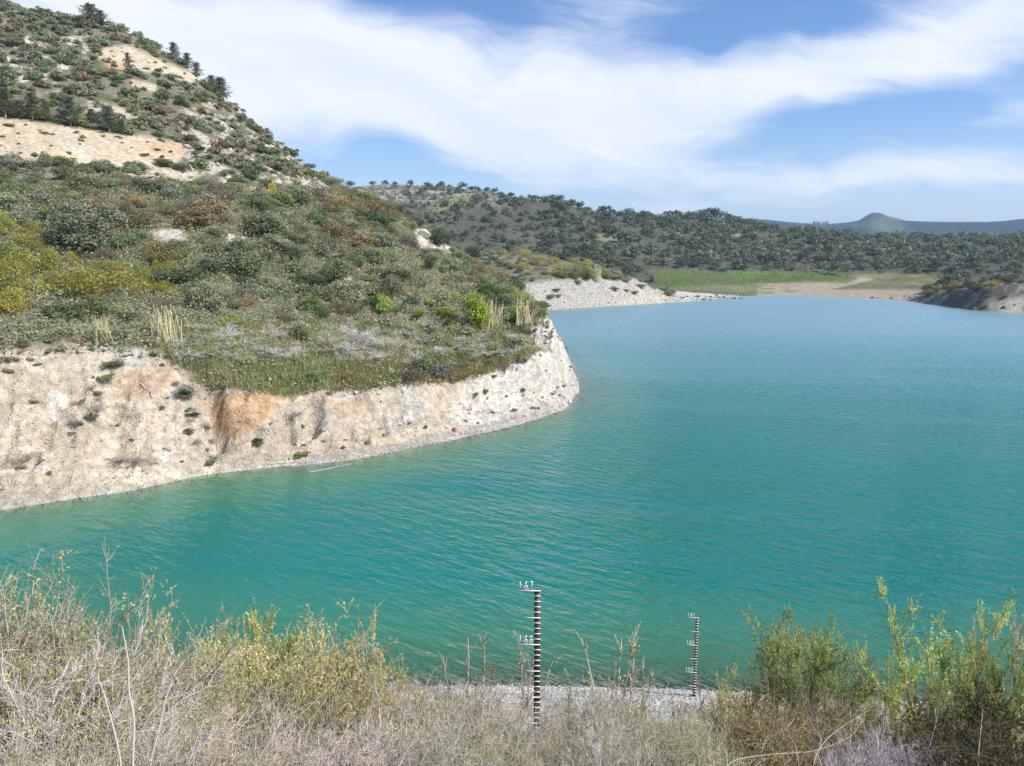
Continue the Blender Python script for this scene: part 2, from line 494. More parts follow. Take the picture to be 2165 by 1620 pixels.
# pale rock showing through on the far ridge's left part and the hill's right flank
paint(pmask([(720, 385), (960, 388), (1080, 430), (900, 440), (760, 430)], 20, 6, 350) * sstep(N1 + N2 * .6, -0.05, 0.2), (0.33, 0.30, 0.25))
paint(pmask([(0, 0), (110, 30), (220, 110), (120, 190), (0, 190)], 20, 8, 100, 300) * sstep(N1 + N2, 0.12, 0.3), (0.52, 0.47, 0.40))
flank = pmask([(390, 230), (480, 190), (600, 290), (690, 385), (690, 410), (420, 395), (360, 330)], 15, 8, 100, 260)
ROCK = flank * sstep(N1 * .7 + N2 * 1.1, 0.10, 0.28)
paint(ROCK, (0.46, 0.41, 0.34))
CREAM = np.maximum.reduce([
    pmask([(-300, 225), (0, 250), (100, 262), (250, 283), (360, 298), (395, 312), (375, 345), (325, 352), (420, 372), (400, 388), (330, 382), (280, 372), (190, 352), (110, 334), (0, 338), (-300, 330)], 7, 5, 100, 260),
    pmask([(222, 98), (268, 97), (480, 182), (466, 192), (400, 176), (335, 152), (262, 150), (205, 122)], 6, 5, 140, 260),
    pmask([(275, 168), (330, 180), (330, 195), (280, 182)], 5, 4, 120, 260),
    pmask([(190, 210), (250, 225), (300, 250), (240, 250), (180, 240)], 8, 6, 120, 260) * 0.8,
    pmask([(285, 66), (330, 78), (395, 110), (400, 124), (345, 96), (290, 76)], 4, 3, 140, 260),
    ])
paint(CREAM, (0.55, 0.455, 0.31))
paint(CREAM * sstep(N1 - N2 * .4, 0.02, 0.3), (0.56, 0.49, 0.38))
ORU = np.maximum(pmask([(215, 122), (262, 128), (262, 150), (230, 148)], 6, 4, 140, 260), pmask([(300, 296), (395, 310), (380, 330), (320, 318)], 7, 4, 100, 260)) * .8
paint(ORU, (0.56, 0.36, 0.20))
BARE = np.maximum.reduce([
    pmask([(310, 490), (385, 480), (395, 505), (330, 520)], 7, 6, 70, 200), pmask([(475, 490), (520, 500), (515, 520), (485, 515)], 6, 5, 70, 200),
    pmask([(880, 482), (905, 486), (905, 520), (950, 515), (952, 538), (915, 540), (880, 525)], 5, 4, 100, 220),
    pmask([(790, 425), (860, 432), (850, 448), (800, 440)], 5, 4, 120, 220), pmask([(620, 378), (690, 386), (700, 412), (640, 410)], 6, 5, 100, 220),
    pmask([(720, 585), (760, 590), (755, 608), (725, 602)], 5, 4, 80, 200)])
paint(BARE, (0.58, 0.52, 0.44))
# meadow between shrubs, green and straw
GREEN = pmask([(430, 745), (700, 735), (900, 715), (1080, 700), (1130, 740), (1000, 790), (860, 800), (600, 825), (420, 800)], 14, 8, 50, 110)
paint(GREEN * 0.75, (0.145, 0.15, 0.065))
paint(GREEN * sstep(N1 + N2 * .5, 0.0, 0.3) * .8, (0.09, 0.15, 0.035))
paint(pmask([(850, 780), (1080, 755), (1100, 780), (900, 805), (700, 830)], 9, 6, 50, 110) * 0.6, (0.20, 0.115, 0.07))
DRYG = pmask([(330, 720), (560, 690), (880, 700), (880, 745), (560, 760), (400, 770)], 14, 8, 50, 110)
paint(DRYG * .7, (0.30, 0.255, 0.20))
# washed banks opposite
BANK = np.maximum(pmask([(-400, 742), (0, 742), (180, 728), (330, 738), (400, 790), (440, 828), (600, 826), (740, 826), (860, 806), (1000, 784), (1090, 752), (1130, 700), (1150, 655), (1260, 660), (1260, 900), (450, 1020), (0, 1100), (-400, 1180)], 15, 9, 40, 130),
                  sstep(-np.abs(GS - 1), -3, -1) * (GR > 40) * (GR < 150))
BANK = BANK * (GR > 40)
paint(BANK, (0.52, 0.45, 0.345))
paint(BANK * sstep(N1 * .7 + N2 * .5, 0.0, 0.35) * 0.8, (0.44, 0.39, 0.31))
paint(BANK * sstep(-N1 - N3 * .6, 0.05, 0.35) * .35, (0.54, 0.43, 0.29))
paint(BANK * sstep(N2 + N1 * .3, 0.12, 0.4) * .6, (0.47, 0.455, 0.42))
paint(BANK * sstep(N3 - N1 * .5, 0.05, 0.3) * .7, (0.53, 0.44, 0.31))
ORANGE = np.maximum.reduce([
    pmask([(448, 838), (598, 824), (590, 850), (560, 890), (500, 928), (455, 920)], 7, 5, 50, 80),
    pmask([(610, 845), (770, 842), (800, 870), (740, 888), (690, 860)], 8, 5, 50, 80) * .55,
    pmask([(240, 800), (300, 768), (370, 778), (350, 830), (260, 840)], 10, 8, 50, 80) * .5,
    pmask([(450, 920), (600, 890), (760, 890), (820, 900), (740, 960), (460, 985)], 12, 8, 50, 80) * .2])
paint(ORANGE, (0.50, 0.325, 0.185))
PALECAPE = pmask([(1000, 790), (1080, 745), (1130, 690), (1150, 655), (1250, 690), (1250, 860), (1140, 890), (1040, 905), (960, 900), (940, 850)], 14, 6, 50, 125)
paint(PALECAPE * .85, (0.62, 0.565, 0.485))
PALEFT = pmask([(215, 1005), (260, 985), (330, 985), (445, 985), (445, 1003), (330, 1022), (240, 1040)], 7, 5, 40, 70)
paint(PALEFT, (0.66, 0.56, 0.40))
# gravel along the waterline
GRAV = sstep(-np.abs(GS - 0.4), -1.2, -0.5) * (GR > 40) * (GR < 120) * (0.5 + 0.5 * sstep(fbm(GX, GY, 12, 2, 404), -0.1, 0.15))
paint(GRAV * 0.75, (0.37, 0.345, 0.30))
# far beaches
FB = (GR > 200) * (GR < 420) * sstep(-GS, -16, -12)
STONE = pmask([(1040, 560), (1130, 592), (1340, 588), (1385, 600), (1450, 640), (1600, 628), (1600, 640), (1100, 670)], 6, 3, 200, 420) * FB
paint(STONE, (0.42, 0.39, 0.34))
paint(pmask([(1330, 588), (1385, 600), (1450, 640), (1350, 644), (1310, 640), (1350, 615)], 5, 4, 200, 330), (0.50, 0.45, 0.37))
paint(pmask([(1400, 605), (1500, 618), (1600, 628), (1592, 634), (1440, 640)], 4, 2, 200, 330), (0.55, 0.52, 0.46))
FLAT = pmask([(1370, 572), (1700, 575), (1990, 580), (2000, 604), (1900, 640), (1600, 626), (1400, 606)], 6, 4, 300, 460)
paint(FLAT, (0.14, 0.145, 0.06))
paint(FLAT * sstep(N3 + N1, -0.05, 0.35), (0.22, 0.20, 0.10))
paint(pmask([(1372, 574), (1800, 580), (1790, 592), (1700, 600), (1560, 598), (1400, 604)], 5, 3, 280, 470) * sstep(N1 + N3 * .6, -.35, .05) * .9, (0.12, 0.20, 0.045))
paint(pmask([(1600, 600), (1700, 596), (1790, 600), (1820, 585), (1850, 590), (1760, 612), (1960, 612), (1915, 640), (1600, 627)], 4, 3, 280, 460) * .95, (0.40, 0.33, 0.245))
paint(pmask([(1400, 610), (1590, 602), (1700, 598), (1690, 606), (1560, 618)], 4, 3, 280, 460) * .5, (0.30, 0.26, 0.17))
paint(pmask([(1400, 588), (1480, 596), (1600, 600), (1700, 615), (1650, 624), (1500, 620), (1400, 606)], 4, 3, 305, 460) * sstep(N1, -0.1, 0.2) * .6, (0.10, 0.16, 0.04))
for pts in ([(905, 440), (990, 410), (1000, 420), (930, 448)], [(1240, 492), (1330, 505), (1270, 512)], [(1540, 500), (1570, 484), (1560, 510)], [(1760, 515), (1830, 520), (1760, 524)], [(1890, 555), (2000, 545), (1990, 550)],
            [(1700, 522), (1720, 515), (1780, 522)], [(690, 384), (735, 382), (740, 392), (690, 392)]):
    paint(pmask(pts, 3, 4, 330) * .9, (0.17, 0.22, 0.07) if pts[0][0] in (905, 690) else (0.27, 0.25, 0.13))
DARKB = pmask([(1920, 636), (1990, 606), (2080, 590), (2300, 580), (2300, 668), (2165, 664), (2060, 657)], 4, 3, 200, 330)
paint(DARKB, (0.13, 0.115, 0.09))  # dark bank tone with the shade of its face put into the colour
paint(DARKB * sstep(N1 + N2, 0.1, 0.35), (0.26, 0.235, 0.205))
paint(pmask([(2070, 635), (2165, 630), (2200, 664), (2100, 662)], 5, 4, 200, 330), (0.40, 0.37, 0.29))
# the near bank below the viewpoint
NEARB = (GR < 36) * sstep(-GY, -36, -33)
paint(NEARB * 1.0, (0.27, 0.235, 0.18))
paint(NEARB * sstep(-GS, -7.5, -4.0) * sstep(GX, -6, 0), (0.52, 0.49, 0.44))
# distant range: wooded slopes with haze blue put into their green, pale scree, meadow
FR = sstep(GR, 900, 1200)
paint(FR, (0.025, 0.045, 0.04))
N4 = fbm(GX, GY, 180, 5, 505)
paint(FR * sstep(N4, 0.05, 0.3), (0.085, 0.105, 0.05))
paint(pmask([(1800, 475), (1850, 455), (1890, 466), (1930, 488), (1840, 492)], 8, 3, 1000) * .6, (0.13, 0.16, 0.07))
paint(pmask([(1860, 450), (1912, 462), (1900, 468), (1870, 458)], 3, 2, 1000) * .6, (0.25, 0.22, 0.18))
# lake bed
paint(sstep(-GS, 0.0, 0.8), (0.46, 0.40, 0.27))
COL *= (1 + 0.25 * N2 + 0.12 * fbm(GX, GY, 0.5, 2, 606))[..., None] * np.ones(3)
COL = np.clip(COL, 0.01, 0.8)

idx = np.arange(NA * NR).reshape(NA, NR)
quads = np.stack([idx[:-1, :-1], idx[1:, :-1], idx[1:, 1:], idx[:-1, 1:]], -1).reshape(-1, 4)
V = np.stack([GX, GY, GH], -1).reshape(-1, 3)
tme = mesh_from('ground', V, quads=quads, smooth=True)
set_attr(tme, 'col', COL.reshape(-1, 3))
m_ground, t, out = material('ground')
b = t.node('ShaderNodeBsdfPrincipled'); t.l.new(b.outputs[0], out.inputs[0])
ca = t.node('ShaderNodeAttribute', attribute_name='col')
pos = t.node('ShaderNodeNewGeometry').outputs['Position']
n_a = t.noise(pos, 1.6, 6, 0.65); n_b = t.noise(pos, 9.0, 4, 0.6)
vor = t.node('ShaderNodeTexVoronoi'); vor.inputs['Scale'].default_value = 4.5; t.l.new(pos, vor.inputs['Vector'])
stones = t.remap(vor.outputs['Distance'], 0.15, 0.5, 1.0, 0.0)
f1 = t.remap(n_a, 0.28, 0.72, 0.68, 1.28)
c1 = t.vmath('MULTIPLY', ca.outputs['Color'], t.node('ShaderNodeCombineXYZ').outputs[0])
cc = t.node('ShaderNodeCombineXYZ')
for i in range(3): t.l.new(f1, cc.inputs[i])
c1 = t.vmath('MULTIPLY', ca.outputs['Color'], cc.outputs[0])
sepc = t.node('ShaderNodeSeparateXYZ'); t.l.new(vor.outputs['Color'], sepc.inputs[0])
pick = t.remap(sepc.outputs[0], 0.55, 0.7)
c2 = t.mix(t.math('MULTIPLY', t.math('MULTIPLY', stones, pick), 0.35), c1, (0.55, 0.52, 0.47, 1))
c3 = t.mix(t.remap(n_b, 0.56, 0.75, 0.0, 0.45), c2, t.vmath('MULTIPLY', c2, (0.55, 0.52, 0.5)))
t.l.new(c3, b.inputs['Base Color'])
b.inputs['Roughness'].default_value = 0.95
b.inputs['Specular IOR Level'].default_value = 0.15
bump = t.node('ShaderNodeBump'); bump.inputs['Strength'].default_value = 0.9; bump.inputs['Distance'].default_value = 0.25
t.l.new(t.math('ADD', t.math('ADD', n_a, t.math('MULTIPLY', n_b, 0.35)), t.math('MULTIPLY', stones, 0.25)), bump.inputs['Height'])
t.l.new(bump.outputs[0], b.inputs['Normal'])
ground = link('ground', tme, m_ground)
tag(ground, 'bare banks, shrubby hills and distant range round the lake', kind='structure')

# ------------------------------------------------------------------ the lake
wr = np.concatenate([np.geomspace(14, 60, 130, endpoint=False), np.geomspace(60, 480, 160)])
wa = np.radians(np.arange(-72, 72.1, 0.3))
wA, wR = np.meshgrid(wa, wr, indexing='ij')
wX, wY = wR * np.sin(wA), wR * np.cos(wA)
_, wS = shore_dist(wX, wY)
wi = np.arange(wX.size).reshape(wX.shape)
wq = np.stack([wi[:-1, :-1], wi[1:, :-1], wi[1:, 1:], wi[:-1, 1:]], -1).reshape(-1, 4)
smin_q = wS.ravel()[wq].min(1)
wq = wq[smin_q < 2.5]
used = np.unique(wq); remap_ = np.full(wX.size, -1); remap_[used] = np.arange(len(used))
wV = np.stack([wX, wY, np.zeros_like(wX)], -1).reshape(-1, 3)[used]
wme = mesh_from('lake', wV, quads=remap_[wq], smooth=True)
hh, _ = height(wV[:, 0], wV[:, 1])
set_attr(wme, 'depth', np.clip(-hh, 0, 9), 'FLOAT')
m_water, t, out = material('lake_water')
pos = t.node('ShaderNodeNewGeometry').outputs['Position']
dep = t.node('ShaderNodeAttribute', attribute_name='depth').outputs['Fac']
# wavelets run down-wind; calmer lanes drift across
mp = t.node('ShaderNodeMapping', vector_type='TEXTURE'); t.l.new(pos, mp.inputs['Vector'])
mp.inputs['Rotation'].default_value = (0, 0, math.radians(-38)); mp.inputs['Scale'].default_value = (2.1, 0.75, 1)
n1 = t.noise(mp.outputs[0], 1.15, 3.0, 0.5, 0.35)
n2 = t.noise(mp.outputs[0], 3.4, 2.0, 0.5, 0.2)
mp2 = t.node('ShaderNodeMapping', vector_type='TEXTURE'); t.l.new(pos, mp2.inputs['Vector'])
mp2.inputs['Rotation'].default_value = (0, 0, math.radians(-14)); mp2.inputs['Scale'].default_value = (85, 20, 1)
lane = t.noise(mp2.outputs[0], 1.0, 4.0, 0.55, 0.6)
sx = t.node('ShaderNodeSeparateXYZ'); t.l.new(pos, sx.inputs[0])
windy = t.remap(t.math('ADD', sx.outputs[0], t.math('MULTIPLY', t.math('SUBTRACT', lane, 0.5), 40.0)), -14.0, 12.0, 0.30, 1.0)
h_ = t.math('ADD', n1, t.math('MULTIPLY', n2, 0.30))
amp = t.math('MULTIPLY', t.math('MULTIPLY', windy, t.remap(sx.outputs[1], 40.0, 170.0, 1.0, 0.25, smooth=False)), t.remap(lane, 0.30, 0.55, 0.45, 1.0))
bump = t.node('ShaderNodeBump'); bump.inputs['Strength'].default_value = 1.0
bump.inputs['Distance'].default_value = 0.40
t.l.new(t.math('MULTIPLY', h_, amp), bump.inputs['Height'])
gl = t.node('ShaderNodeBsdfGlossy'); gl.inputs['Roughness'].default_value = 0.13
gl.inputs['Color'].default_value = (0.84, 0.95, 1, 1)
t.l.new(t.remap(sx.outputs[1], 30.0, 150.0, 0.10, 0.38, smooth=False), gl.inputs['Roughness'])
t.l.new(bump.outputs[0], gl.inputs['Normal'])
df = t.node('ShaderNodeBsdfDiffuse')
body = t.mix(t.remap(dep, 0.2, 2.6, smooth=False), (0.05, 0.205, 0.105, 1), (0.0, 0.165, 0.128, 1))
patch = t.noise(pos, 0.03, 3.0, 0.5)
body = t.mix(t.remap(patch, 0.35, 0.65, 0.0, 0.6), body, t.vmath('MULTIPLY', body, (1.2, 0.86, 0.92)))
t.l.new(body, df.inputs['Color'])
tr = t.node('ShaderNodeBsdfTransparent'); tr.inputs['Color'].default_value = (0.80, 0.93, 0.86, 1)
ms = t.node('ShaderNodeMixShader')
op = t.math('SUBTRACT', 1.0, t.math('POWER', 2.718, t.math('MULTIPLY', dep, -2.0)))
t.l.new(op, ms.inputs[0]); t.l.new(tr.outputs[0], ms.inputs[1]); t.l.new(df.outputs[0], ms.inputs[2])
fr = t.node('ShaderNodeFresnel'); fr.inputs['IOR'].default_value = 1.38
t.l.new(bump.outputs[0], fr.inputs['Normal'])
ms2 = t.node('ShaderNodeMixShader')
t.l.new(fr.outputs[0], ms2.inputs[0]); t.l.new(ms.outputs[0], ms2.inputs[1]); t.l.new(gl.outputs[0], ms2.inputs[2])
t.l.new(ms2.outputs[0], out.inputs[0])
lake = link('lake', wme, m_water)
tag(lake, 'rippled turquoise reservoir water', kind='structure')

# ------------------------------------------------------------------ plants: generators
def unit(v): return v / np.maximum(np.linalg.norm(v, axis=-1, keepdims=True), 1e-9)
def leaves(cen, nrm, size, g, aspect=0.55, loose=0.8):
    """rhombic leaf sprays at the given points, turned about the given normals"""
    n = len(cen)
    nn = unit(nrm + g.normal(0, loose, (n, 3)))
    a = unit(np.cross(nn, g.normal(0, 1, (n, 3)))); b = np.cross(nn, a)
    sz = (size * g.uniform(0.6, 1.4, n))[:, None]
    V = np.stack([cen - a * sz, cen + b * sz * aspect, cen + a * sz, cen - b * sz * aspect], 1).reshape(-1, 3)
    return V, np.arange(4 * n).reshape(-1, 4)
def crown(g, n, rx, ry, rz, leaf, lobes=16, cz=0.5, lobe=(0.28, 0.5), loose=0.8, aspect=0.55, inner=0.25):
    """leaf sprays on many lobes filling a bush's volume; colours vary by clump and by spray"""
    th = g.uniform(0, 2 * PI, lobes); u = g.uniform(-0.35, 1.0, lobes); rr = g.uniform(0.35, 0.78, lobes)
    ctr = np.stack([rr * np.sqrt(1 - u * u) * np.cos(th), rr * np.sqrt(1 - u * u) * np.sin(th), rr * u], 1)
    lr = g.uniform(*lobe, lobes); tone = g.uniform(0.72, 1.25, lobes)
    wt = lr ** 2; k = g.choice(lobes, n, p=wt / wt.sum())
    dr = unit(g.normal(0, 1, (n, 3))); dr[:, 2] = np.where(dr[:, 2] < -0.3, -dr[:, 2], dr[:, 2])
    rad = lr[k] * np.where(g.random(n) < inner, g.uniform(0.3, 0.9, n), g.uniform(0.85, 1.12, n))
    p = ctr[k] + dr * rad[:, None]
    p = p * np.array([rx, ry, rz]); p[:, 2] += cz * rz
    ok = p[:, 2] > -0.04 * rz
    p, dr, k = p[ok], dr[ok], k[ok]
    V, Q = leaves(p, dr + np.array([0, 0, 0.4]), leaf, g, aspect, loose)
    c = tone[k] * g.uniform(0.75, 1.25, len(k))
    return V, Q, np.repeat(c, 4)
def grow(base, dirs, length, npts, g, bend=0.15, lift=0.0):
    p = base.copy(); d = unit(dirs); out = [p.copy()]
    for i in range(npts - 1):
        d = unit(d + g.normal(0, bend, d.shape) + np.array([0, 0, lift]))
        p = p + d * (length / (npts - 1))[:, None]
        out.append(p.copy())
    return np.stack(out, 1)
def tubes(paths, r0, r1, sides=3):
    N, n, _ = paths.shape
    tan = unit(np.gradient(paths, axis=1))
    ref = np.where(np.abs(tan[..., 2:3]) > 0.9, np.array([1.0, 0, 0]), np.array([0, 0, 1.0]))
    a = unit(np.cross(tan, ref)); b = np.cross(tan, a)
    tt = np.linspace(0, 1, n)[None, :, None]
    r = np.reshape(r0, (-1, 1, 1)) * (1 - tt) + np.reshape(r1, (-1, 1, 1)) * tt
    rings = [paths + r * (a * math.cos(2 * PI * k / sides) + b * math.sin(2 * PI * k / sides)) for k in range(sides)]
    V = np.stack(rings, 2)                       # N, n, sides, 3
    ix = np.arange(N * n * sides).reshape(N, n, sides)
    q = [np.stack([ix[:, :-1, k], ix[:, :-1, (k + 1) % sides], ix[:, 1:, (k + 1) % sides], ix[:, 1:, k]], -1).reshape(-1, 4) for k in range(sides)]
    return V.reshape(-1, 3), np.concatenate(q)
def branch_off(paths, n, g, spread, t0=0.25, t1=1.0):
    N, m, _ = paths.shape
    k = g.integers(0, N, n); t = g.uniform(t0, t1, n) * (m - 1); i = np.minimum(t.astype(int), m - 2); f = (t - i)[:, None]
    p = paths[k, i] * (1 - f) + paths[k, i + 1] * f
    d = unit(paths[k, i + 1] - paths[k, i]) + g.normal(0, spread, (n, 3))
    return p, d, t / (m - 1)
class Batch:
    """vertices, faces and shades gathered for one mesh"""
    def __init__(s): s.V = []; s.Q = []; s.c = []; s.n = 0
    def add(s, V, Q, c):
        s.V.append(V); s.Q.append(Q + s.n); s.n += len(V)
        c = np.asarray(c, float)
        if c.ndim == 0: c = np.full(len(V), float(c))
        if c.ndim == 1: c = np.repeat(c[:, None], 3, 1) if c.shape[0] != 3 or len(V) == 3 else np.tile(c, (len(V), 1))
        s.c.append(c)
    def mesh(s, name, mat):
        me = mesh_from(name, np.concatenate(s.V), quads=np.concatenate(s.Q))
        set_attr(me, 'col', np.concatenate(s.c)); me.materials.append(mat)
        return me

def plant_material(name, translucent=0.25, jitter=0.2):
    """own colour of the object times the shade of each leaf; some light passes through"""
    m, t, out = material(name)
    oi = t.node('ShaderNodeObjectInfo'); at = t.node('ShaderNodeAttribute', attribute_name='col')
    c = t.vmath('MULTIPLY', at.outputs['Color'], oi.outputs['Color'])
    j = t.remap(oi.outputs['Random'], 0, 1, 1 - jitter, 1 + jitter, smooth=False)
    c = t.vmath('SCALE', c, t.math('MULTIPLY', j, 1.62))
    b = t.node('ShaderNodeBsdfPrincipled'); t.l.new(c, b.inputs['Base Color'])
    b.inputs['Roughness'].default_value = 0.6; b.inputs['Specular IOR Level'].default_value = 0.25
    tl = t.node('ShaderNodeBsdfTranslucent'); t.l.new(t.vmath('MULTIPLY', c, (1.0, 1.05, 0.75)), tl.inputs['Color'])
    mx = t.node('ShaderNodeMixShader'); mx.inputs[0].default_value = translucent
    t.l.new(b.outputs[0], mx.inputs[1]); t.l.new(tl.outputs[0], mx.inputs[2]); t.l.new(mx.outputs[0], out.inputs[0])
    return m
m_leaf = plant_material('leaf', 0.35)
m_bark = plant_material('bark', 0.0, 0.1)

# ------------------------------------------------------------------ where things can stand
def hit(px, py, dmin=3.0):
    """where the line of sight through a photograph pixel meets the ground"""
    a, e = az_el(px, py)
    d = np.geomspace(dmin, 900, 2600)
    H, _ = height(d * math.sin(a), d * math.cos(a))
    below = CAMZ + d * math.tan(e) < H
    i = int(np.argmax(below)) if below.any() else len(d) - 1
    return d[i] * math.sin(a), d[i] * math.cos(a), float(H[i]), d[i]
def ground_z(x, y): return float(height(np.array([x]), np.array([y]))[0][0])
AREA = np.abs(np.gradient(GR, axis=1) * np.gradient(GA, axis=0) * GR)
def scatter(mask, n, gap, g, hidden=0.12):
    """n ground vertices picked by area and density, no two nearer than gap x (0.8..1.2)"""
    p = (mask * AREA * np.where(GVIS, 1.0, hidden)).ravel()
    pick = g.choice(p.size, min(int(n * 6), int((p > 0).sum())), replace=False, p=p / p.sum())
    cell = {}; keep = []
    X, Y = GX.ravel(), GY.ravel()
    for i in pick:
        x, y = X[i], Y[i]; cx, cy = int(x // gap), int(y // gap)
        if any((x - q[0]) ** 2 + (y - q[1]) ** 2 < gap * gap for ax in (-1, 0, 1) for ay in (-1, 0, 1) for q in cell.get((cx + ax, cy + ay), ())):
            continue
        cell.setdefault((cx, cy), []).append((x, y)); keep.append(i)
        if len(keep) >= n: break
    return np.array(keep, int)
FX, FY, FH = GX.ravel(), GY.ravel(), GH.ravel()
FPXX, FPYY = GPX.ravel(), GPY.ravel()

PALE = np.maximum.reduce([CREAM, BARE, ROCK * .8])
LEFTLAND = (GX < 40) * (GR > 48) * (GR < 330) * (GS > 3)
SLOPE = LEFTLAND * (GR < 190) * (1 - np.clip(BANK * (1 - 0.0), 0, 1)) * (1 - PALE) * (1 - 0.85 * GREEN) * (1 - .7 * DRYG)
LOWER = SLOPE * sstep(GPY, 375, 400)                              # the shrub slope above the bank
UPPER = LEFTLAND * (1 - PALE) * sstep(-GPY, -400, -372) * (GR > 100)
def tint(c, g, v=0.12): 
    k = g.uniform(1 - v, 1 + v); return (c[0] * k * g.uniform(.92, 1.08), c[1] * k, c[2] * k * g.uniform(.85, 1.15), 1)
GREY = (0.185, 0.195, 0.130); GRN = (0.135, 0.165, 0.078); BRN = (0.19, 0.155, 0.088); BRM = (0.25, 0.225, 0.068); LIME = (0.21, 0.26, 0.05); DARKG = (0.095, 0.115, 0.06)

# ---- shrub bodies
def shrub_mesh(name, seed, n, leaf, rz=0.8, lobes=18, aspect=.55, yellow=0.0, twigs=60, squat=1.0):
    g = np.random.default_rng(seed); B = Batch()
    V, Q, c = crown(g, n, g.uniform(.8, 1.2), g.uniform(.8, 1.2), rz, leaf, lobes, 0.42, aspect=aspect, lobe=(0.24, 0.46))
    c3 = np.repeat(c[:, None], 3, 1)
    if yellow > 0:
        pk = np.repeat(g.random(len(c) // 4) < yellow, 4); c3[pk] *= np.array([1.3, 1.2, .6])
        c3[~pk] *= np.array([.62, .85, 1.1])
    B.add(V, Q, c3)
    th = g.uniform(0, 2 * PI, twigs)
    d = np.stack([np.cos(th), np.sin(th), g.uniform(.5, 1.8, twigs)], 1)
    p = grow(g.normal(0, .12, (twigs, 3)) * np.array([1, 1, 0]), d, g.uniform(.5, 1.05, twigs), 5, g, .25)
    V, Q = tubes(p, np.full(twigs, .022), np.full(twigs, .006)); B.add(V, Q, np.full((len(V), 3), 1.1) * np.array([1.5, 1.25, 1.4]))
    return B.mesh(name, m_leaf)
SHRUBS = [shrub_mesh('shrub', 40 + i, 1900, 0.062, g_, lobes=l_) for i, (g_, l_) in enumerate([(.75, 22), (.9, 16), (.65, 26), (1.05, 18), (.8, 30)])]
BROOMS = [shrub_mesh('broom', 60 + i, 1900, 0.055, .95, 20, .3, .55) for i in range(3)]
OPEN = [shrub_mesh('open_shrub', 70 + i, 900, 0.06, .9, 14, .4, 0, 160) for i in range(3)]
SMALL = [shrub_mesh('small_shrub', 80 + i, 700, 0.10, .8, 12, .55, 0, 20) for i in range(4)]

def dead_mesh(name, seed, n1=26, n2=240, n3=500, arch=-0.05):
    g = np.random.default_rng(seed); B = Batch()
    th = g.uniform(0, 2 * PI, n1)
    p1 = grow(g.normal(0, .1, (n1, 3)) * np.array([1, 1, 0]), np.stack([np.cos(th), np.sin(th), g.uniform(.3, 1.5, n1)], 1), g.uniform(.7, 1.1, n1), 7, g, .18, arch)
    b2, d2, _ = branch_off(p1, n2, g, .6); p2 = grow(b2, d2, g.uniform(.2, .5, n2), 5, g, .2, arch)
    b3, d3, _ = branch_off(p2, n3, g, .7); p3 = grow(b3, d3, g.uniform(.1, .25, n3), 4, g, .2, arch)
    for p, r in ((p1, .018), (p2, .011), (p3, .007)):
        p[..., 2] = np.maximum(p[..., 2], .01)
        V, Q = tubes(p, np.full(len(p), r), np.full(len(p), r * .4)); B.add(V, Q, np.repeat(g.uniform(.7, 1.25, len(p)), len(V) // len(p)))
    return B.mesh(name, m_bark)
DEADS = [dead_mesh('dead_bush', 90 + i) for i in range(3)]

def put(name, me, x, y, z, s, g, color, label, cat, group=None, sz=None, tilt=0.1):
    o = link(name, me)
    o.location = (x, y, z); o.rotation_euler = (g.normal(0, tilt), g.normal(0, tilt), g.uniform(0, 2 * PI))
    o.scale = (s, s, s * (sz or 1)); o.color = color
    return tag(o, label, cat, group)

g = np.random.default_rng(101)
def near_poly(px, py, pts):
    n = len(pts); c = False
    for i in range(n):
        (ax, ay), (bx, by) = pts[i], pts[(i + 1) % n]
        if (ay > py) != (by > py) and px < ax + (py - ay) * (bx - ax) / (by - ay): c = not c
    return c
Z_BROOM = [[(0, 490), (120, 490), (150, 545), (330, 560), (400, 600), (380, 650), (200, 650), (0, 680)], [(1010, 520), (1200, 540), (1260, 570), (1180, 585), (1060, 560)]]
Z_BROWN = [[(640, 425), (830, 425), (890, 500), (760, 530), (650, 500)], [(330, 450), (520, 450), (500, 500), (380, 490)], [(1010, 555), (1080, 560), (1080, 600), (1030, 590)], [(150, 410), (300, 410), (300, 470), (180, 470)]]
Z_LIME = [[(870, 630), (1150, 590), (1150, 680), (980, 710), (850, 690)], [(480, 630), (900, 640), (880, 690), (480, 690)]]
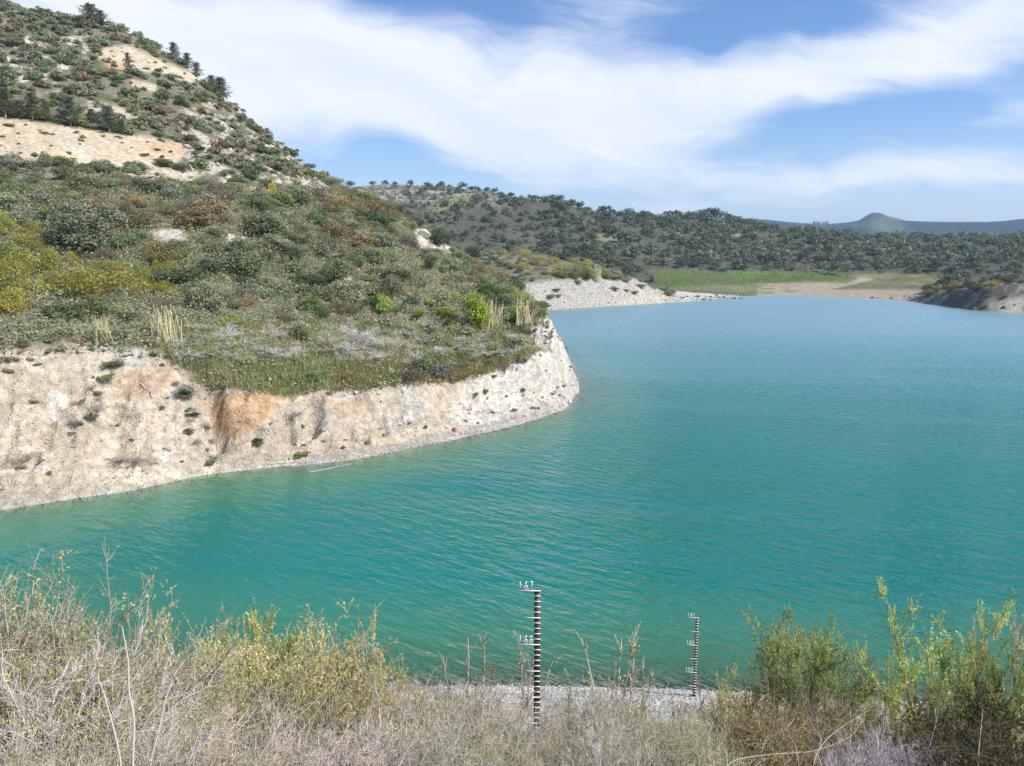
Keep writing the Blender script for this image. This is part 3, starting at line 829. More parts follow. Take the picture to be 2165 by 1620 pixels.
# hand-set shrubs that stand out
set_pieces = [
    # px, py(base), width px, kind mesh, colour, name, label, category, z-stretch
    (575, 422, 46, BROOMS[0], (.36, .28, .05), 'broom_bush', 'round yellow flowering broom below the hill\'s last pale rocks', 'bush', 1),
    (118, 447, 26, BROOMS[1], (0.40, 0.29, .02), 'broom_bush', 'small bright yellow broom among grey shrubs below the cream cut', 'bush', .9),
    (182, 528, 135, SHRUBS[1], (0.125, 0.135, .082), 'grey_shrub', 'largest domed grey green shrub alone on the slope beside a bare patch', 'shrub', .85),
    (285, 366, 52, SHRUBS[0], (0.11, 0.125, .06), 'green_shrub', 'dark rounded shrub at the foot of the cream cut', 'shrub', .8),
    (345, 352, 40, SHRUBS[2], (0.10, 0.13, .055), 'green_shrub', 'green shrub on the pale edge of the cream cut', 'shrub', .8),
    (818, 478, 66, SHRUBS[4], DARKG, 'green_shrub', 'dark dense shrub in front of the pale outcrop on the headland crest', 'shrub', .8),
    (928, 520, 54, SHRUBS[3], (0.085, .115, .05), 'green_shrub', 'dark green shrub growing between two white rocks on the headland edge', 'shrub', .9),
    (1000, 548, 34, SHRUBS[1], (0.05, .075, .03), 'green_shrub', 'small very dark tree-like shrub against the far wooded hill', 'shrub', 1.2),
    (1032, 628, 74, SHRUBS[0], (0.055, .09, .028), 'green_shrub', 'dark green domed bush behind the lime willow near the cape', 'shrub', .9),
    (1010, 692, 84, SHRUBS[3], (0.20, 0.24, .035), 'lime_bush', 'tall lime green bush at the top of the white cape', 'bush', 1.25),
    (938, 672, 50, SHRUBS[2], LIME, 'lime_bush', 'light green bush between dark shrubs at the slope foot', 'bush', 1.0),
    (1112, 672, 72, OPEN[0], (0.17, .17, .07), 'reed_bush', 'feathery olive reed bush at the very edge of the white cape', 'bush', 1.1),
    (1152, 652, 26, SHRUBS[4], (0.09, .10, .05), 'green_shrub', 'small shrub hanging over the water behind the cape', 'shrub', .8),
    (420, 480, 80, SHRUBS[1], (0.16, .125, .075), 'brown_shrub', 'brown tinged shrub above the bare patch in mid slope', 'shrub', .8),
    (550, 500, 110, SHRUBS[4], (0.085, .10, .055), 'grey_shrub', 'broad dark grey shrub beside the bare gravel in mid slope', 'shrub', .7),
    (335, 560, 86, OPEN[1], (0.17, .145, .06), 'brown_shrub', 'olive brown shrub with bare twigs beneath the gravel patch', 'shrub', .9),
    (700, 505, 90, OPEN[2], (0.19, .135, .085), 'brown_shrub', 'wide rusty brown shrub on the upper headland', 'shrub', .7),
    (760, 525, 90, SHRUBS[2], (0.19, 0.14, .085), 'brown_shrub', 'reddish brown shrub next to the rusty one on the headland', 'shrub', .7),
    (185, 628, 130, BROOMS[2], (0.24, .215, .06), 'broom_bush', 'broad mustard yellow broom across the middle of the slope', 'bush', .7),
    (24, 660, 80, BROOMS[0], (0.27, .235, .055), 'broom_bush', 'bright yellow broom at the slope edge above brown grass', 'bush', .8),
    (10, 590, 70, BROOMS[1], (0.26, .23, .055), 'broom_bush', 'yellow broom higher up behind the bright one', 'bush', .8),
    (350, 625, 56, BROOMS[1], (0.27, .235, .055), 'broom_bush', 'small golden broom at the end of the yellow row', 'bush', .8),
    (545, 935, 26, SHRUBS[2], (0.05, .095, .04), 'bank_plant', 'dark green tuft growing on the orange bank', 'plant', .6),
    (405, 878, 26, SHRUBS[0], (0.055, .09, .05), 'bank_plant', 'dark green tuft beside the dark gully of the bank', 'plant', .6),
    (40, 985, 60, DEADS[0], (0.30, .27, .23), 'dead_bush', 'grey dead bush with a green base low on the pale bank', 'dead bush', .9),
    (205, 880, 60, DEADS[1], (0.26, .225, .19), 'dead_bush', 'dark tangled dead bush in the shallow furrow of the bank', 'dead bush', 1.1),
    (285, 975, 80, DEADS[2], (0.33, .29, .25), 'dead_bush', 'flat dead bush above the pale ledge at the waterline', 'dead bush', .5),
    (445, 985, 22, SMALL[0], (0.13, .21, .04), 'bank_plant', 'bright green clump where the gully reaches the water', 'plant', .7),
    (640, 965, 40, SMALL[1], (0.16, .20, .06), 'bank_plant', 'pale green leafy clump near the waterline of the orange bank', 'plant', .5),
    (395, 830, 60, DEADS[1], (0.36, .33, .30), 'dead_bush', 'silver grey root tangle hanging over the orange bank', 'dead bush', .6),
    (625, 880, 40, DEADS[0], (0.24, .21, .18), 'dead_bush', 'dark roots hanging in the notch of the orange scarp', 'dead bush', .7),
]
placed = []
for px, py, wpx, me, col, nm, lab, cat, szz in set_pieces:
    x, y, z, d = hit(px, py)
    s = wpx / 2 / FPX * math.hypot(d, CAMZ - z)
    put(nm, me, x, y, z - 0.05, s, g, (*col, 1), lab, cat, None, szz)
    placed.append((x, y, s))
def clear_of(x, y, r=0.8):
    return all((x - a) ** 2 + (y - b) ** 2 > (r * c + .4) ** 2 for a, b, c in placed)

# shrubs of the slope
count = {}
for i in scatter(LOWER * (0.65 + 0.5 * sstep(N1, -0.2, 0.2)), 980, 1.45, g):
    px, py = FPXX[i], FPYY[i]
    x, y, z = FX[i], FY[i], FH[i]
    if not clear_of(x, y): continue
    s = g.uniform(0.95, 1.95) * (0.75 if py > 660 else 1.0) * g.choice([0.7, 1, 1.4])
    low = py > 560
    r = g.random()
    if any(near_poly(px, py, q) for q in Z_BROOM) and r < .7:
        nm, me, col = 'broom_bush', BROOMS[g.integers(3)], BRM
        lab, grp = 'yellow flowering broom in the mustard patch of the slope', 'yellow brooms of the slope'
    elif any(near_poly(px, py, q) for q in Z_BROWN) and r < .42:
        nm, me, col = 'brown_shrub', (SHRUBS + OPEN)[g.integers(8)], BRN
        lab, grp = 'rusty brown shrub of the slope\'s brown patches', 'rusty brown shrubs'
    elif any(near_poly(px, py, q) for q in Z_LIME) and r < .65:
        nm, me, col = 'lime_bush', SHRUBS[g.integers(5)], (LIME if r < .3 else (0.11, 0.15, .045)); s *= .8
        lab, grp = 'light green leafy bush at the foot of the slope', 'light green bushes at the slope foot'
    elif r < .42:
        nm, me, col = 'grey_shrub', SHRUBS[g.integers(5)], GREY
        lab, grp = ('grey green shrub low on the slope above the bank', 'grey green shrubs low on the slope') if low else ('grey green shrub high on the slope below the cream cut', 'grey green shrubs high on the slope')
    elif r < .80:
        nm, me, col = 'green_shrub', SHRUBS[g.integers(5)], (GRN if r < .65 else DARKG)
        lab, grp = ('dull green shrub low on the slope above the bank', 'dull green shrubs low on the slope') if low else ('dull green shrub high on the slope below the cream cut', 'dull green shrubs high on the slope')
    elif r < .97:
        nm, me, col = 'twiggy_shrub', OPEN[g.integers(3)], (0.17, .145, .10)
        lab, grp = 'thin twiggy grey brown shrub scattered over the slope', 'twiggy shrubs of the slope'
    else:
        nm, me, col = 'brown_shrub', OPEN[g.integers(3)], BRN
        lab, grp = 'brown open shrub scattered among the green ones', 'brown shrubs among green ones'
    if count.get(nm, 0) >= 285: nm = None
    if nm is None: continue
    count[nm] = count.get(nm, 0) + 1
    put(nm, me, x, y, z - .06 * s, s, g, tint(col, g), lab, 'bush' if 'bush' in nm else 'shrub', grp, g.uniform(.7, 1.05))
# grey dead brush in the straw band
for k, i in enumerate(scatter(DRYG * (GR < 110) + 0.35 * GREEN * sstep(-GPY, -780, -750), 150, .95, g)):
    put('dead_bush', DEADS[g.integers(3)], FX[i], FY[i], FH[i] - .03, g.uniform(.7, 1.4), g, tint((0.46, .42, .39), g, .2), 'silver grey dead bush lying in the straw band above the bank', 'dead bush', 'dead brush above the bank', g.uniform(.45, .8))
for i in scatter((GX < -12) * (GR > 46) * (GR < 75) * (GH > 4.5) * (GH < 10.5) * (GS > 3) * sstep(-np.abs(GPY - 745), -45, -15), 70, .9, g):
    put('bank_plant', (SMALL + DEADS[:0])[g.integers(4)] if g.random() < .65 else OPEN[g.integers(3)], FX[i], FY[i], FH[i] - .03, g.uniform(.25, .75), g, tint((.22, .21, .12), g, .25), 'straggling plant where the scrub thins out over the pale bank', 'plant', 'stragglers along the bank top', .7)
for k in range(30):
    u = g.random(); px, py = ((165 + 75 * u, 905 - 130 * u) if k % 2 else (452 - 70 * u, 985 - 170 * u))
    px += g.normal(0, 14); py += g.normal(0, 8); x, y, z, d = hit(px, py)
    dead = g.random() < .45
    put('dead_bush' if dead else 'bank_plant', DEADS[g.integers(3)] if dead else (SMALL + OPEN)[g.integers(7)], x, y, z - .02, g.uniform(.3, .8), g, tint((.25, .22, .19) if dead else (.14, .16, .08), g, .25), 'dead bush in the furrows of the washed bank' if dead else 'green plant in the furrows of the washed bank', 'dead bush' if dead else 'plant', 'dead bushes in the bank furrows' if dead else 'plants in the bank furrows', .7)
# tufts on the washed bank
BTUFT = BANK * (GS > .8) * (GR < 110)
for i in scatter(BTUFT * (0.3 + sstep(N1, 0.05, .3)), 130, .9, g):
    me = SMALL[g.integers(4)]
    put('bank_plant', me, FX[i], FY[i], FH[i] - .02, g.uniform(.16, .42), g, tint(((0.14, .18, .075), (0.20, .19, .10), (.25, .21, .14))[g.integers(3)], g, .2), 'small green tuft dotted on the washed pale bank', 'plant', 'tufts on the washed bank', .7)
for i in scatter(BTUFT * PALECAPE * (FX.reshape(NA, NR) > -3), 26, .8, g):
    put('bank_plant', SMALL[g.integers(4)], FX[i], FY[i], FH[i] - .02, g.uniform(.2, .5), g, tint((0.14, .17, .06), g, .2), 'pale green tuft on the white stones of the cape', 'plant', 'tufts on the white cape', .6)

# the hill above the cut: shrubs, the rest of them as one cover
g = np.random.default_rng(202)
ids = scatter(UPPER * (0.35 + 0.65 * (1 - PALE)), 3300, 1.12, g)
order = np.argsort(np.hypot(FX[ids], FY[ids]) + g.normal(0, 12, len(ids)))
HB = Batch()
TUFT = []
for k in range(6):
    gg = np.random.default_rng(400 + k); n = 40
    p = gg.normal(0, .33, (n, 3)); p[:, 2] = np.abs(p[:, 2]) * .8
    V, Q = leaves(p, np.array([[0, 0, .6]]) + gg.normal(0, .5, (n, 3)), .095, gg, .42); TUFT.append((V, Q, np.repeat(gg.uniform(.7, 1.3, n), 4)))
def low_shrub(seed, n, leaf):
    gg = np.random.default_rng(seed); return crown(gg, n, 1, 1, .8, leaf, 12, .42)
LOWS = [low_shrub(300 + k, 260, .15) for k in range(6)]
def stamp(B, src, x, y, z, s, sz, col, g):
    V, Q, c = src; a = g.uniform(0, 2 * PI); ca_, sa_ = math.cos(a), math.sin(a)
    W = V * np.array([s, s, s * sz]); W = np.stack([W[:, 0] * ca_ - W[:, 1] * sa_ + x, W[:, 0] * sa_ + W[:, 1] * ca_ + y, W[:, 2] + z], 1)
    B.add(W, Q, c[:, None] * np.array(col)[None, :3])
for q, i in enumerate(ids[order]):
    x, y, z = FX[i], FY[i], FH[i]
    if not clear_of(x, y): continue
    r = g.random(); s = g.uniform(.8, 1.9)
    col = tint(GREY if r < .5 else GRN if r < .75 else DARKG if r < .88 else BRN, g, .2)
    if q < 280:
        put('hill_shrub', SHRUBS[g.integers(5)], x, y, z - .06 * s, s, g, col, 'grey green shrub on the steep hill above the cream cut', 'shrub', 'shrubs on the steep hill', g.uniform(.7, 1))
    else:
        stamp(HB, LOWS[g.integers(6)], x, y, z - .06 * s, s, g.uniform(.7, 1), col, g)

for i in scatter(UPPER * (1 - PALE), 7000, .5, g, .05):
    gg = g.uniform(.6, 1.5); stamp(HB, LOWS[g.integers(6)] if g.random() < .12 else TUFT[g.integers(6)], FX[i], FY[i], FH[i] - .05, gg * .7, .8, tint((.20, .205, .125) if g.random() < .7 else (.26, .235, .15), g, .25), g)
def cover(name, B, label):
    o = link(name, B.mesh(name, m_leaf)); o.color = (1, 1, 1, 1)
    return tag(o, label, kind='stuff')
cover('hillside_scrub', HB, 'low scrub covering the upper hill')

for i in scatter(CREAM * (GR < 260), 90, 1.5, g):
    put('cut_plant', SMALL[g.integers(4)], FX[i], FY[i], FH[i] - .05, g.uniform(.25, .8), g, tint((.20, .20, .11), g, .25), 'small plant rooted in the bare cream cut of the hill', 'plant', 'plants in the cream cut', .7)
# undergrowth and grass between the shrubs
g = np.random.default_rng(303)
UB = Batch()
BLADE = []
for k in range(6):
    gg = np.random.default_rng(420 + k); n = 16
    b = gg.normal(0, .22, (n, 3)) * np.array([1, 1, 0]); tp = b + gg.normal(0, .13, (n, 3)) + np.array([0, 0, .30]) * gg.uniform(.4, 1.2, (n, 1))
    wv = unit(np.cross(tp - b, gg.normal(0, 1, (n, 3)))) * .018
    V = np.stack([b - wv, b + wv, tp + wv * .4, tp - wv * .4], 1).reshape(-1, 3)
    BLADE.append((V, np.arange(4 * n).reshape(-1, 4), np.repeat(gg.uniform(.75, 1.3, n), 4)))
for i in scatter((LOWER * .8 + 0.5 * LEFTLAND * (GR < 190) * (1 - BANK) * (1 - PALE) * sstep(GPY, 380, 420)) , 13000, .33, g, .06):
    r = g.random(); c = 1.15 * np.array(GREY if r < .4 else GRN if r < .68 else (0.22, .20, .12) if r < .93 else BRN) * g.uniform(.8, 1.3)
    stamp(UB, TUFT[g.integers(6)], FX[i], FY[i], FH[i], g.uniform(.8, 2.0), g.uniform(.5, 1.0), c, g)
cover('undergrowth', UB, 'low herbs and straw between the shrubs')
GB = Batch()
for i in scatter(GREEN + .5 * DRYG, 9000, .16, g, .05):
    red = FPYY[i] > 765 and FPXX[i] > 700
    c = np.array((0.13, .19, .05) if g.random() < .45 else (.27, .22, .13) if not red else (.22, .13, .075)) * g.uniform(.75, 1.25)
    stamp(GB, BLADE[g.integers(6)], FX[i], FY[i], FH[i], g.uniform(.7, 1.5), 1, c, g)
for i in scatter(FLAT * (GR > 300) * pmask([(1372, 574), (1800, 580), (1790, 590), (1700, 596), (1560, 598), (1400, 602)], 3, 3, 280, 470), 2200, .8, g, .05):
    stamp(GB, BLADE[g.integers(6)], FX[i], FY[i], FH[i], g.uniform(1.5, 3), .8, np.array((.13, .175, .055)) * g.uniform(.7, 1.3), g)
cover('grass', GB, 'green and reddish meadow grass above the bank')

# stones
g = np.random.default_rng(404)
m_stone, t, out = material('stone')
b = t.node('ShaderNodeBsdfPrincipled'); t.l.new(b.outputs[0], out.inputs[0])
oi = t.node('ShaderNodeObjectInfo'); at = t.node('ShaderNodeAttribute', attribute_name='col')
ps = t.node('ShaderNodeNewGeometry').outputs['Position']; nz = t.noise(ps, 7.0, 5, .65)
c = t.vmath('SCALE', t.vmath('MULTIPLY', at.outputs['Color'], oi.outputs['Color']), t.remap(nz, .3, .7, .75, 1.2))
t.l.new(c, b.inputs['Base Color']); b.inputs['Roughness'].default_value = .9
bp = t.node('ShaderNodeBump'); bp.inputs['Distance'].default_value = .05; t.l.new(nz, bp.inputs['Height']); t.l.new(bp.outputs[0], b.inputs['Normal'])
def rock_shape(seed, sub=2):
    import bmesh
    gg = np.random.default_rng(seed); bm = bmesh.new(); bmesh.ops.create_icosphere(bm, subdivisions=sub, radius=1)
    V = np.array([v.co[:] for v in bm.verts]); T = np.array([[v.index for v in f.verts] for f in bm.faces]); bm.free()
    for _ in range(22):                      # knock flat faces off it
        nrm = unit(gg.normal(0, 1, 3)); dcut = gg.uniform(.38, .85); pr = V @ nrm
        V = V - np.maximum(pr - dcut, 0)[:, None] * nrm
    V = V * gg.uniform(.7, 1.2, 3) * np.array([1, 1, .75]) + gg.normal(0, .035, V.shape)
    return V, T
ROCKS = [rock_shape(500 + k, 3) for k in range(5)]; PEB = [rock_shape(520 + k, 1) for k in range(5)]
RM = []
for V, T in ROCKS:
    me = mesh_from('boulder', V, tris=T); set_attr(me, 'col', np.ones((len(V), 3))); me.materials.append(m_stone); RM.append(me)
def pebbles(name, label, mask, n, gap, smin_, smax_, cols):
    Vs, Ts, Cs = [], [], []; k = 0
    for i in scatter(mask, n, gap, g, .05):
        V, T = PEB[g.integers(5)]; s = g.uniform(smin_, smax_) * g.choice([.6, 1, 1.3]); a = g.uniform(0, 6.28)
        W = np.stack([V[:, 0] * math.cos(a) - V[:, 1] * math.sin(a), V[:, 0] * math.sin(a) + V[:, 1] * math.cos(a), V[:, 2]], 1) * s + np.array([FX[i], FY[i], FH[i] + .2 * s])
        Vs.append(W); Ts.append(T + k); k += len(V); Cs.append(np.tile(np.array(cols[g.integers(len(cols))]) * g.uniform(.8, 1.15), (len(V), 1)))
    me = mesh_from(name, np.concatenate(Vs), tris=np.concatenate(Ts)); set_attr(me, 'col', np.concatenate(Cs))
    o = link(name, me, m_stone); o.color = (1, 1, 1, 1); return tag(o, label, kind='stuff')
WHT = [(.52, .48, .42), (.44, .39, .32), (.36, .34, .31), (.50, .44, .36)]
pebbles('gravel', 'pebbles and rubble of the washed banks', BANK * (GR < 120) * (GS > -.3) * (1 + 3 * sstep(-np.abs(GS - .5), -1, -.3)), 6000, .13, .03, .13, WHT)
pebbles('rubble', 'white broken stones on the near waterline', (GR < 34) * (GS > -.6) * sstep(-GS, -8, -3) * (GX > -8), 5000, .05, .025, .085, [(.60, .57, .52), (.52, .48, .43), (.42, .39, .36)])
pebbles('shingle', 'grey stones of the far beach', STONE * FB * (GS > -.3) * (GR < 330), 2500, .5, .12, .5, [(.46, .43, .39), (.36, .34, .31), (.52, .48, .42)])
for i in scatter(PALECAPE * (GR < 125) * (GS > .3) + .25 * BANK * (GR < 110) * (GS > .3), 70, .9, g):
    cape_ = FX[i] > 2
    put('boulder', RM[g.integers(5)], FX[i], FY[i], FH[i], g.uniform(.18, .5), g, (*WHT[g.integers(4)], 1), 'angular white boulder on the face of the cape' if cape_ else 'pale boulder resting on the washed bank', 'boulder', 'boulders of the white cape' if cape_ else 'boulders of the washed bank', g.uniform(.6, 1), .5)
for i in scatter(ROCK * (GR < 260), 60, 2.0, g):
    put('boulder', RM[g.integers(5)], FX[i], FY[i], FH[i], g.uniform(.4, 1.1), g, (.56, .50, .43, 1), 'pale boulder on the hill\'s rocky flank', 'boulder', 'boulders of the rocky flank', g.uniform(.6, 1), .5)
for px, py, wpx, lab in [(885, 862, 13, 'grey white boulder standing alone in mid bank'), (978, 918, 11, 'boulder at the waterline below the green tufts'), (1205, 852, 14, 'dark based boulder at the tip of the cape'), (215, 935, 12, 'small white boulder half way down the pale bank'),
                         (1052, 640, 26, 'large white rock between the lime bush and the reed bush'), (895, 500, 34, 'tall white rock on the headland edge'), (935, 528, 40, 'low white rock ledge below the dark shrub on the headland edge'), (1045, 752, 16, 'white rock lying in the reddish grass')]:
    x, y, z, d = hit(px, py); s = wpx / 2 / FPX * math.hypot(d, CAMZ - z)
    put('boulder', RM[g.integers(5)], x, y, z + .1 * s, s, g, (.62, .58, .51, 1), lab, 'boulder', None, 1, .4)

# ------------------------------------------------------------------ trees of the far hills
g = np.random.default_rng(505)
def tree_parts(seed, n, leaf, trunk_h=.35):
    gg = np.random.default_rng(seed)
    B = Batch(); V, Q, c = crown(gg, n, 1, gg.uniform(.85, 1.1), .76, leaf, 22, .58, lobe=(.2, .42)); B.add(V, Q, c)
    me1 = B.mesh('crown', m_leaf)
    T = Batch(); st = np.array([[0, 0, -.15]]) + gg.normal(0, .05, (4, 3)) * np.array([1, 1, 0])
    p = grow(st, np.stack([gg.normal(0, .4, 4), gg.normal(0, .4, 4), np.ones(4)], 1), np.full(4, .95), 5, gg, .12)
    V, Q = tubes(p, np.full(4, .07), np.full(4, .025), 5); T.add(V, Q, 1.0)
    return me1, T.mesh('trunk', m_bark)
TREES = [tree_parts(600 + k, 620, .085) for k in range(5)]
LOWT = [crown(np.random.default_rng(620 + k), 110, 1, 1, .75, .2, 14, .6) for k in range(6)]
def tree(x, y, z, s, col, label, group=None, name='round_tree', cat='tree'):
    r = thing(name, label, cat, (x, y, z - .08 * s), g.uniform(0, 6.28), group); r.scale = (s, s, s * g.uniform(.8, 1.1))
    a, b_ = TREES[g.integers(5)]
    o = link('crown', a, None, r); o.color = col
    o = link('trunk', b_, None, r); o.color = (.16, .13, .10, 1)
FARV = (GR > 335) * (GR < 720) * (1 - FLAT) * sstep(GS, 24, 40) * (GX > -70)
dense = np.clip(.45 + .9 * sstep(GPX, 1050, 1350) + .45 * sstep(N3, -.05, .25), 0, 1.2) * (1 - .9 * pmask([(905, 445), (990, 408), (1010, 420), (930, 452)], 5, 3, 330)) * (1 - .8 * pmask([(1240, 490), (1335, 505), (1270, 520)], 5, 3, 330)) * (1 - .7 * sstep(-GR, -470, -430) * sstep(GPY, 555, 565))
ids = scatter(FARV * dense, 3300, 2.7, g, .1)
order = np.argsort(np.hypot(FX[ids], FY[ids]) + g.normal(0, 30, len(ids)))
WB = Batch()
for q, i in enumerate(ids[order]):
    x, y, z = FX[i], FY[i], FH[i]; s = 1.4 + 3.9 * g.random() ** 1.4; s = s * (0.8 if FPXX[i] < 1150 else 1)
    col = tint((.085, .10, .06) if g.random() < .75 else (.12, .125, .075), g, .25)
    if q < 240:
        lw = FPXX[i] > 1350
        tree(x, y, z, s, col, 'dark round tree on the wooded hill behind the green meadow' if lw else 'dark round tree on the lower slope of the far ridge', 'trees behind the green meadow' if lw else 'trees low on the far ridge')
    else:
        stamp(WB, LOWT[g.integers(6)], x, y, z - .1, s, g.uniform(.8, 1.1), col, g)
# low scrub between them
for i in scatter(FARV * (.5 + .5 * sstep(N1, -.1, .2)), 5200, 1.3, g, .05):
    s = g.uniform(.5, 1.3); stamp(WB, LOWS[g.integers(6)], FX[i], FY[i], FH[i], s * .9, .7, tint((.145, .145, .095), g, .25), g) if g.random() < .55 else stamp(WB, TUFT[g.integers(6)], FX[i], FY[i], FH[i], s * 2.2, .9, tint((.17, .165, .105), g, .25), g)
cover('woodland', WB, 'distant scrub and trees of the far hills')
# skyline trees one can tell apart
for px, py, wpx in [(742, 386, 22), (787, 388, 18), (812, 388, 20), (835, 390, 16), (868, 389, 20), (905, 392, 16), (935, 394, 18), (1000, 396, 18), (1030, 402, 20), (1080, 408, 18), (1130, 412, 26), (1155, 418, 18), (1182, 424, 34), (1225, 432, 24), (1275, 444, 36), (1330, 456, 40), (1412, 452, 12), (1440, 456, 16), (1458, 452, 18), (1490, 446, 22), (1512, 445, 24)]:
    a, e = az_el(px, py); col_i = int(np.argmin(np.abs(AA - a)))
    rr = np.where((RR > 450) & (RR < 800))[0]; j = rr[np.argmax(np.arctan2(GH[col_i, rr] - CAMZ, RR[rr]))]
    s = wpx / 2 / FPX * RR[j]
    tree(GX[col_i, j], GY[col_i, j], GH[col_i, j] - .3, s, tint((.085, .10, .06), g, .15), 'dark domed tree standing on the skyline of the far ridge', 'skyline trees of the far ridge', 'skyline_tree')
# promontory behind the cove
PROM = (GX > -15) * (GR > 225) * (GR < 335) * (GPX < 1420) * (GS > 4) * (GPX > 940)
for i in scatter(PROM, 130, 2.4, g):
    r = g.random(); br = any(near_poly(FPXX[i], FPYY[i], q) for q in Z_BROOM)
    nm, col = ('broom_bush', (.25, .23, .075)) if br and r < .75 else ('cove_shrub', GREY if r < .4 else GRN if r < .7 else (.20, .17, .08))
    put(nm, (BROOMS if nm == 'broom_bush' else SHRUBS)[g.integers(3)], FX[i], FY[i], FH[i] - .1, g.uniform(1.0, 2.4), g, tint(col, g, .2), 'yellow broom on the promontory behind the cove' if nm == 'broom_bush' else 'shrub on the promontory behind the cove', 'bush' if nm == 'broom_bush' else 'shrub', 'brooms on the promontory' if nm == 'broom_bush' else 'shrubs on the promontory', g.uniform(.6, .95))
for px, py, wpx in [(1215, 588, 44), (1240, 592, 40), (1285, 590, 30), (1190, 590, 30), (1310, 590, 26)]:
    x, y, z, d = hit(px, py); put('cove_shrub', OPEN[g.integers(3)], x, y, z, wpx / 2 / FPX * d, g, tint((.17, .17, .07), g), 'olive reedy bush along the rim of the cove beach', 'shrub', 'reedy bushes on the cove rim', 1.1)
# shaded far bank
FARB = (GX > 80) * (GR > 205) * (GR < 330) * (GS > 3.5)
for i in scatter(FARB, 150, 1.9, g, .15):
    put('bank_shrub', SHRUBS[g.integers(5)], FX[i], FY[i], FH[i] - .1, g.uniform(1.2, 3.0), g, tint((.10, .11, .055) if g.random() < .7 else (.2, .17, .05), g, .2), 'dull green shrub on the shaded far bank', 'shrub', 'shrubs on the shaded far bank', .8)
for i in scatter((GX > 60) * (GR > 205) * (GR < 330) * (GS > .4) * (GS < 6), 40, 1.6, g, .1):
    put('bank_shrub', SMALL[g.integers(4)], FX[i], FY[i], FH[i], g.uniform(.5, 1.1), g, tint((.14, .17, .06), g, .2), 'small green bush by the water under the shaded far bank', 'shrub', 'waterside bushes of the far bank', .6)

for i in scatter((GX > 60) * (GR > 205) * (GR < 330) * (GS > .2) * (GS < 9), 60, 1.8, g, .1):
    put('boulder', RM[g.integers(5)], FX[i], FY[i], FH[i], g.uniform(.4, 1.2), g, tint((.26, .24, .21), g, .2), 'grey boulder on the face of the shaded far bank', 'boulder', 'boulders of the shaded far bank', .8, .5)
# ------------------------------------------------------------------ pines on the hill
def pine_parts(seed):
    gg = np.random.default_rng(seed); B = Batch(); T = Batch()
    V, Q = tubes(grow(np.zeros((1, 3)), np.array([[0, 0, 1.0]]), np.ones(1), 6, gg, .03), np.array([.03]), np.array([.006]), 6); T.add(V, Q, 1.0)
    for z in np.arange(.14, .97, .06):
        m = int(gg.integers(3, 8)); th = gg.uniform(0, 2 * PI) + np.arange(m) * 2 * PI / m + gg.normal(0, .25, m)
        L = (.34 * (1 - z) ** .6 + .05) * gg.uniform(.35, 1.2, m)
        p = grow(np.tile([0, 0, z], (m, 1)).astype(float), np.stack([np.cos(th), np.sin(th), np.full(m, .35)], 1), L, 5, gg, .1)
        V, Q = tubes(p, np.full(m, .008), np.full(m, .003)); T.add(V, Q, 1.0)
        n = 190; k = gg.integers(0, m, n); tt = gg.uniform(.25, 1, n) * 4; i0 = np.minimum(tt.astype(int), 3); f = (tt - i0)[:, None]
        c = p[k, i0] * (1 - f) + p[k, i0 + 1] * f + gg.normal(0, .022, (n, 3))
        V, Q = leaves(c, gg.normal(0, 1, (n, 3)) + np.array([0, 0, .5]), .026, gg, .3); B.add(V, Q, np.repeat(gg.uniform(.7, 1.3, n), 4))
    return B.mesh('crown', m_leaf), T.mesh('trunk', m_bark)
PINES = [pine_parts(700 + k) for k in range(3)]
def pine(px, py, hpx_, label, group=None, col=(.12, .14, .095), width=1.3):
    x, y, z, d = hit(px, py); q = 0
    while d > 300 and q < 60: q += 2; x, y, z, d = hit(px, py + q)
    h = .78 * hpx_ / FPX * math.hypot(d, z - CAMZ)
    r = thing('pine_tree', label, 'tree', (x, y, z - .2), g.uniform(0, 6.28), group); r.scale = (h * width * 1.25, h * width * 1.25, h * 1.05)
    a, b_ = PINES[g.integers(3)]
    o = link('crown', a, None, r); o.color = tint(col, g, .12)
    o = link('trunk', b_, None, r); o.color = (.17, .14, .11, 1)
pine(192, 52, 46, 'tallest pine on the skyline of the hill, standing with a smaller one', None, width=1.7)
pine(214, 58, 36, 'smaller pine leaning on the tall skyline pine', None, width=1.6)
pine(368, 104, 38, 'lone pine on the skyline above the upper bare strip', None, width=1.2)
pine(396, 142, 36, 'pine at the upper end of the skyline row beside the bare strip', None, width=1.3)
pine(416, 152, 34, 'second pine of the skyline row, between two others', None, width=1.3)
pine(448, 172, 36, 'small pine in the skyline row above the end of the bare strip', None, width=1.4)
pine(466, 182, 46, 'largest pine at the lower end of the skyline row', None, width=1.6)
pine(272, 156, 46, 'thin sparse pine standing on the bare upper strip', None, (.16, .14, .10), .7)
for px, py, hp in [(12, 250, 64), (40, 252, 40), (70, 255, 60), (98, 256, 44), (150, 268, 66), (195, 270, 42), (232, 282, 62), (258, 284, 34), (395, 275, 24)]:
    pine(px, py, hp, 'dark pine in the row along the top of the cream cut', 'pines along the top of the cream cut', (.095, .115, .065), 1.2)

